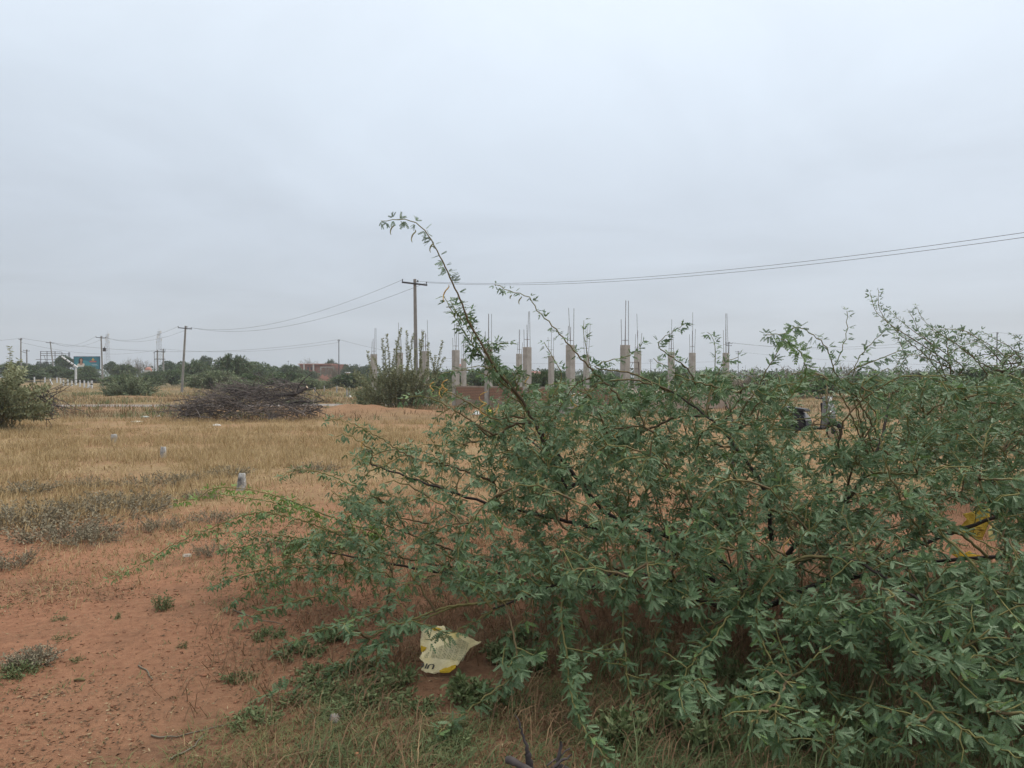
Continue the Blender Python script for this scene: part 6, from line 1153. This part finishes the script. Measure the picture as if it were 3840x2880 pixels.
def sack_front():
    Sx = .1627; O = (1500, 2300); D0 = 4.05; base = P3(1640, 2532, D0); base[2] = max(base[2], gh(base[0], base[1]) + .012); pu = np.array([1., 0, 0]); pv = nrm(np.array([0, .62, .78])); nv = np.cross(pu, pv)
    def onplane(cx, cy):
        d = ray(O[0] + cx * Sx, O[1] + cy * Sx); t = np.dot(base - np.array([0, 0, HCAM]), nv) / np.dot(d, nv); p = np.array([0, 0, HCAM]) + d * t - base; return (float(np.dot(p, pu)), float(np.dot(p, pv)))
    ob = empty('torn_sack', base, 'torn dirty cream sack with yellow stains and dark letters lying under the shrub', 'sack'); org = np.zeros(3)
    mc = mat('woven_cream', (.64, .55, .30), (.80, .72, .48), 7, .8, .5, 140); nt = mc.node_tree; bs = nt.nodes['Principled BSDF']; src = bs.inputs['Base Color'].links[0].from_socket; tc = nt.nodes.new('ShaderNodeTexCoord'); nz = nt.nodes.new('ShaderNodeTexNoise'); nz.inputs['Scale'].default_value = 4.0; nt.links.new(tc.outputs['Object'], nz.inputs['Vector']); rp = nt.nodes.new('ShaderNodeValToRGB'); rp.color_ramp.elements[0].position = .52; rp.color_ramp.elements[1].position = .68; nt.links.new(nz.outputs['Fac'], rp.inputs[0]); mx = nt.nodes.new('ShaderNodeMix'); mx.data_type = 'RGBA'; nt.links.new(rp.outputs[0], mx.inputs['Factor']); nt.links.new(src, mx.inputs['A']); mx.inputs['B'].default_value = (.58, .46, .10, 1); nt.links.new(mx.outputs['Result'], bs.inputs['Base Color'])
    my = mat('woven_yellow', (.46, .30, .02), (.58, .40, .04), 8, .8, .5, 140); mk = mat('sack_ink', (.06, .06, .05), (.10, .10, .08), 30, .8); ml = mat('faded_ink', (.24, .24, .14), (.34, .33, .20), 30, .8)
    out = [(450, 1045), (520, 900), (470, 760), (478, 560), (500, 390), (560, 372), (640, 350), (700, 372), (760, 370), (880, 300), (950, 300), (1010, 290), (1045, 350), (1060, 405), (1120, 440), (1300, 470), (1450, 515), (1600, 560), (1750, 640), (1820, 668), (1880, 660), (1780, 740), (1690, 770), (1600, 830), (1500, 960), (1400, 1080), (1330, 1200), (1280, 1215), (1190, 1240), (1100, 1290), (1040, 1300), (980, 1345), (900, 1365), (850, 1362), (780, 1390), (690, 1370), (600, 1375), (540, 1335), (490, 1310), (520, 1240), (560, 1150), (520, 1105), (490, 1090)]
    def jag(P, a):
        q = []
        for k in range(len(P)):
            p0, p1 = np.array(P[k], float), np.array(P[(k + 1) % len(P)], float)
            for t in (0, .33, .66): q.append(tuple(p0 + (p1 - p0) * t + (np.array([random.uniform(-a, a), random.uniform(-a, a)]) if t else 0)))
        return q
    surf, nr = sheet('cloth', [onplane(*p) for p in jag(out, 9)], org, pu, pv, mc, ob, .012, .017, 3)
    fold, _ = sheet('yellow_fold', [onplane(*p) for p in jag([(900, 1340), (1000, 1290), (1100, 1270), (1200, 1215), (1300, 1200), (1290, 1270), (1230, 1320), (1130, 1390), (1000, 1400), (940, 1385)], 8)], org - nv * .016 * np.sign(-nv[1] * -1), pu, pv, my, ob, .012, .006, 9)
    sheet('yellow_flap', [onplane(*p) for p in jag([(480, 760), (540, 780), (620, 800), (580, 870), (520, 920), (490, 900)], 5)], org + nv * .012 * (1 if nv[1] < 0 else -1), pu, pv, my, ob, .012, .006, 11)
    sheet('yellow_patch', [onplane(*p) for p in jag([(740, 375), (810, 335), (900, 350), (985, 385), (880, 405), (800, 420)], 5)], org + nv * .009 * (1 if nv[1] < 0 else -1), pu, pv, my, ob, .012, .006, 12)
    sgn = 1.0 if nr[1] < 0 else -1.0
    # upside down word fragment: drawn rotated by half a turn, cut off by the torn edge
    for ch, cx, cy, sz in (('U', 822, 1180, 240), ('l', 655, 1178, 238), ('t', 585, 1175, 232)):
        def place(x, y, off, cx=cx, cy=cy): u, v = onplane(cx - x * 1.0 + y * -.0, cy + y); u2, v2 = onplane(cx - x - y * .28, cy + y * .62); return surf(u2, v2) + nr * off * sgn
        letters(ch, sz * 1.0, place, mk, ob, 'letter', .03, .0035)
    bm = bmesh.new()                                             # columns of small print
    rnd = random.Random(2)
    for k in range(30):
        x0 = 560 + k * 31
        if 650 < x0 < 690: continue
        ya, yb = 940 - k * 17, 1045 + k * 2
        ya = max(ya, 545 + max(0, k - 18) * 14); y = ya
        while y < yb - 12:
            l = rnd.uniform(18, 60); y2 = min(y + l, yb); w = 8 if k % 4 else 3.5; vv = []
            sl = -.34
            for (a, b) in ((x0 - w, y), (x0 + w, y), (x0 + w, y2), (x0 - w, y2)):
                u, v = onplane(a + (1045 - b) * -sl * 1.0, b); vv.append(bm.verts.new(tuple(surf(u, v) + nr * .0032 * sgn)))
            bm.faces.new(vv); y = y2 + (0 if k % 4 == 0 else rnd.uniform(5, 12))
    mesh_bm('small_print', bm, ml, ob)
sack_front()

def yellow_sack():
    D = 6.5; c = P3(3640, 2110, D); c[2] = gh(c[0], c[1]); c0 = c.copy(); pu = nrm(np.array([1., .1, 0])); pv = nrm(np.array([0, .35, .93])); nv = np.cross(pu, pv); org = np.zeros(3)
    ob = empty('yellow_sack', c0, 'crumpled yellow sack with black letters caught behind the shrub at right', 'sack'); Sx = 440 / 2086
    def onplane(cx, cy):
        d = ray(3400 + cx * Sx, 1800 + cy * Sx); t = np.dot(c - np.array([0, 0, HCAM]), nv) / np.dot(d, nv); p = np.array([0, 0, HCAM]) + d * t - c; return (float(np.dot(p, pu)), float(np.dot(p, pv)))
    my = mat('yellow_weave', (.42, .28, .03), (.60, .44, .07), 6, .75, .6, 120); mp = mat('pale_yellow_weave', (.60, .48, .16), (.70, .58, .24), 8, .8, .4, 120); mk = mat('black_print', (.03, .03, .025), None, rough=.8); mo = mat('orange_yellow', (.50, .30, .01), (.60, .38, .03), 8, .7, .4, 100); mr = mat('red_print', (.35, .04, .05), None, rough=.7)
    surf, nr = sheet('cloth', [onplane(*p) for p in ((840, 880), (960, 820), (1040, 700), (960, 600), (1060, 590), (1180, 560), (1240, 480), (1320, 420), (1420, 470), (1460, 600), (1480, 740), (1440, 860), (1400, 980), (1360, 1070), (1240, 1060), (1100, 990), (960, 980), (860, 940))], org, pu, pv, my, ob, .02, .03, 5)
    sg = 1.0 if nr[1] < 0 else -1.0
    s2, n2 = sheet('pale_corner', [onplane(*p) for p in ((1400, 900), (1450, 820), (1500, 770), (1550, 860), (1560, 960), (1520, 1040), (1460, 1090), (1390, 1060), (1380, 970))], org + nr * .03 * sg, pu, pv, mp, ob, .02, .02, 7)
    sheet('orange_flap', [onplane(*p) for p in ((740, 1220), (820, 1150), (900, 1230), (1000, 1300), (1120, 1260), (1180, 1320), (1350, 1340), (1250, 1390), (1100, 1420), (980, 1390), (860, 1370), (780, 1300))], org - nr * .01 * sg, pu, pv, mo, ob, .02, .02, 8)
    sheet('upper_scrap', [onplane(*p) for p in ((1530, 300), (1600, 270), (1680, 290), (1650, 360), (1740, 400), (1640, 420), (1560, 370))], org, pu, pv, mp, ob, .02, .012, 10)
    sheet('red_mark', [onplane(*p) for p in ((1255, 425), (1300, 412), (1345, 430), (1300, 455))], org + nr * .03 * sg, pu, pv, mr, ob, .02, .004, 12)
    ang = math.radians(62)
    def place(x, y, off):
        cx = 1425 + x * math.cos(ang) * .9 + y * math.sin(ang); cy = 905 + x * math.sin(ang) - y * math.cos(ang) * .9; u, v = onplane(cx, cy); return s2(u, v) + n2 * off * (1 if n2[1] < 0 else -1)
    letters('re', 150, place, mk, ob, 'letter', .035, .006)
    bm = bmesh.new()
    for a, b, w in (((1060, 885), (1375, 900), 5), ((1175, 885), (1175, 1000), 4), ((1240, 935), (1310, 938), 6), ((1240, 965), (1310, 968), 6), ((1080, 910), (1130, 912), 4), ((1080, 935), (1130, 937), 4), ((1090, 960), (1130, 962), 4), ((1180, 850), (1340, 862), 3), ((1070, 1005), (1340, 1030), 4)):
        dx, dy = (0, w) if abs(a[0] - b[0]) > abs(a[1] - b[1]) else (w, 0); n = 6; prev = None
        for k in range(n + 1):
            t = k / n; x, y = a[0] + (b[0] - a[0]) * t, a[1] + (b[1] - a[1]) * t; q = [bm.verts.new(tuple(surf(*onplane(x + s * dx, y + s * dy)) + nr * .008 * sg)) for s in (-1, 1)]
            if prev: bm.faces.new((prev[0], q[0], q[1], prev[1]))
            prev = q
    mesh_bm('printed_lines', bm, mk, ob)
yellow_sack()

def scrap(px, py, w, h, col, name, label, cat, seed, flat=True, group=None):
    g = G(px, py); bm = bmesh.new(); bmesh.ops.create_grid(bm, x_segments=9, y_segments=7, size=.5); rs = np.random.default_rng(seed)
    for v in bm.verts:
        x, y = v.co.x, v.co.y; r = math.hypot(x, y); v.co.z = h * (.25 + 1.1 * vnoise(x * 3 + seed, y * 3, seed)) * (1 - .9 * min(1, 2 * r) ** 3) + rs.normal() * h * .1; v.co.x = x * w * (1 + .12 * rs.normal()); v.co.y = y * w * .7 * (1 + .12 * rs.normal())
    bmesh.ops.solidify(bm, geom=bm.faces[:], thickness=.004); o = mesh_bm(name, bm, mat('scrap', tuple(c * .8 for c in col), col, 6, .8, .3, 40), None, True); o.location = (g[0], g[1], g[2] + .012); o.rotation_euler = (0, 0, seed); tag(o, label, cat, group)
scrap(514, 1583, .42, .05, (.66, .62, .52), 'plastic_scrap', 'flat off white sheet lying left of the brush pile', 'sheet', 1)
scrap(812, 1597, .36, .05, (.60, .57, .52), 'plastic_scrap', 'low whitish sheet in the grass in front of the brush pile', 'sheet', 2)
scrap(1835, 1553, .34, .22, (.62, .55, .10), 'plastic_bag', 'crumpled yellow bag in front of the brick plinth', 'bag', 3)
scrap(1786, 1556, .32, .16, (.66, .68, .68), 'plastic_bag', 'crumpled white bag left of the yellow bag by the plinth', 'bag', 4)
scrap(2010, 1563, .30, .10, (.58, .44, .12), 'plastic_bag', 'yellowish bag in the grass right of the concrete columns foot', 'bag', 5)
scrap(3215, 1606, .40, .16, (.62, .54, .18), 'plastic_bag', 'pale yellow sack lying right of the scooter', 'bag', 6)
scrap(2933, 1544, .30, .14, (.62, .55, .20), 'plastic_bag', 'pale yellow bag far left of the scooter', 'bag', 7)
scrap(3290, 1552, .36, .12, (.60, .42, .14), 'plastic_bag', 'orange yellow bag beyond the scooter to the right', 'bag', 8)
scrap(596, 1563, .16, .08, (.60, .62, .60), 'plastic_scrap', 'small white scrap near the red earth patch', 'scrap', 9)
scrap(545, 1566, .3, .06, (.45, .50, .46), 'plastic_scrap', 'greyish scrap beside the red earth patch', 'scrap', 10)
scrap(1313, 1491, .3, .15, (.66, .64, .58), 'white_stone', 'whitish lump at the foot of the close pair of posts', 'stone', 11)

# ------------------------------------------------------------------ parked scooter seen through the shrub
def scooter():
    g = G(3045, 1648); ob = empty('motor_scooter', g, 'parked grey and black motor scooter seen through the shrub', 'scooter', None, math.radians(-55)); R = .225
    mg = mat('silver_panel', (.15, .155, .16), (.21, .215, .22), 3, .3, spec=.5); mb = mat('black_plastic', (.012, .012, .014), None, rough=.4); mr_ = mat('tyre', (.015, .015, .015), None, rough=.9); mn = mat('navy_panel', (.012, .013, .02), None, rough=.3, spec=.5); mc = mat('chrome', (.6, .6, .6), None, rough=.2, metal=1.0); mglass = mat('lamp_glass', (.75, .77, .78), None, rough=.1, spec=.6); mred = mat('tail_red', (.40, .03, .03), None, rough=.3)
    def prof(name, pts, wd, m, bev=.02, par=ob):
        bm = bmesh.new(); a = [bm.verts.new((x, -wd / 2, z)) for x, z in pts]; b = [bm.verts.new((x, wd / 2, z)) for x, z in pts]; bm.faces.new(a[::-1]); bm.faces.new(b)
        for k in range(len(pts)): bm.faces.new((a[k], a[(k + 1) % len(pts)], b[(k + 1) % len(pts)], b[k]))
        bmesh.ops.bevel(bm, geom=bm.edges[:], offset=bev, segments=2, affect='EDGES'); return mesh_bm(name, bm, m, par, False)
    for x in (-.62, .62):
        t = np.linspace(0, 2 * np.pi, 25); p = np.stack([x + (R - .045) * np.cos(t), 0 * t, R + (R - .045) * np.sin(t)], -1); w = tube_obj('wheel', [(p, np.full(25, .045), .5)], mr_, ob, 8); bm = bmesh.new(); cyl(bm, (x, -.035, R), (x, .035, R), R - .07, seg=18); mesh_bm('rim', bm, mc, w); bm = bmesh.new(); cyl(bm, (x, -.06, R), (x, .06, R), .05, seg=12); mesh_bm('hub', bm, mb, w)
    prof('rear_body', [(-.92, .62), (-.80, .74), (-.30, .70), (-.10, .52), (-.08, .30), (-.30, .30), (-.50, .42), (-.78, .46)], .34, mn, .04); prof('seat', [(-.86, .74), (-.80, .82), (-.45, .80), (-.15, .77), (-.10, .70), (-.35, .71), (-.80, .745)], .28, mb, .025); prof('floorboard', [(-.20, .27), (.36, .27), (.44, .36), (.40, .38), (.32, .32), (-.20, .32)], .32, mb, .01)
    prof('front_apron', [(.36, .30), (.42, .30), (.56, .52), (.52, .86), (.44, .98), (.38, .98), (.44, .70)], .40, mg, .03); prof('front_cover', [(.46, .52), (.60, .50), (.62, .60), (.54, .86), (.47, .92)], .20, mg, .03); prof('front_fender', [(.42, .36), (.50, .46), (.64, .50), (.80, .44), (.88, .30), (.80, .36), (.64, .42), (.50, .36)], .14, mb, .01); prof('leg_shield', [(.33, .32), (.37, .32), (.43, .70), (.37, .96), (.34, .92), (.39, .68)], .36, mn, .01)
    bm = bmesh.new(); box(bm, (.42, 0, 1.03), (.16, .24, .14), None, .04); hs = mesh_bm('handlebar_cowl', bm, mg, ob); bm = bmesh.new(); cyl(bm, (.49, 0, 1.03), (.515, 0, 1.03), .07, .06, 16); mesh_bm('headlight', bm, mglass, hs)
    for s in (-1, 1):
        bm = bmesh.new(); cyl(bm, (.40, s * .1, 1.05), (.34, s * .36, 1.07), .016, seg=8); mesh_bm('grip', bm, mb, ob); bm = bmesh.new(); cyl(bm, (.40, s * .2, 1.06), (.40, s * .30, 1.22), .006, seg=6); box(bm, (.40, s * .31, 1.25), (.02, .12, .08), None, .008); mesh_bm('mirror', bm, mb, ob); bm = bmesh.new(); box(bm, (.585, s * .12, .72), (.03, .07, .05), Matrix.Rotation(.3, 3, 'Y'), .01); mesh_bm('indicator', bm, mglass, ob)
    bm = bmesh.new(); cyl(bm, (.44, .06, .9), (.62, .06, R), .02, seg=8); cyl(bm, (.44, -.06, .9), (.62, -.06, R), .02, seg=8); mesh_bm('fork', bm, mb, ob); bm = bmesh.new(); box(bm, (-.93, 0, .66), (.04, .16, .06), None, .01); mesh_bm('tail_light', bm, mred, ob)
    bm = bmesh.new(); cyl(bm, (-.75, -.17, .30), (-.2, -.17, .24), .045, .03, 10); mesh_bm('exhaust', bm, mb, ob); bm = bmesh.new(); box(bm, (-.35, 0, .28), (.4, .2, .16), None, .03); mesh_bm('engine', bm, mb, ob); bm = bmesh.new(); cyl(bm, (-.1, .1, .28), (-.16, .26, .0), .012, seg=6); mesh_bm('side_stand', bm, mb, ob)
    bm = bmesh.new(); cyl(bm, (-.95, -.12, .80), (-.60, -.14, .80), .012, seg=6); cyl(bm, (-.95, .12, .80), (-.60, .14, .80), .012, seg=6); cyl(bm, (-.95, -.12, .80), (-.95, .12, .80), .012, seg=6); mesh_bm('grab_rail', bm, mc, ob)
scooter()

# ------------------------------------------------------------------ haze
def haze():
    bm = bmesh.new(); box(bm, (0, 4, 31), (2040, 2040, 68)); m = bpy.data.materials.new('haze'); m.use_nodes = True; nt = m.node_tree; nt.nodes.remove(nt.nodes['Principled BSDF']); v = nt.nodes.new('ShaderNodeVolumePrincipled'); v.inputs['Density'].default_value = .0005; v.inputs['Color'].default_value = (.86, .90, .96, 1); v.inputs['Anisotropy'].default_value = .2; nt.links.new(v.outputs[0], nt.nodes['Material Output'].inputs['Volume']); o = mesh_bm('haze', bm, m); o['kind'] = 'stuff'; o['label'] = 'thin pale haze over the plain'
haze()
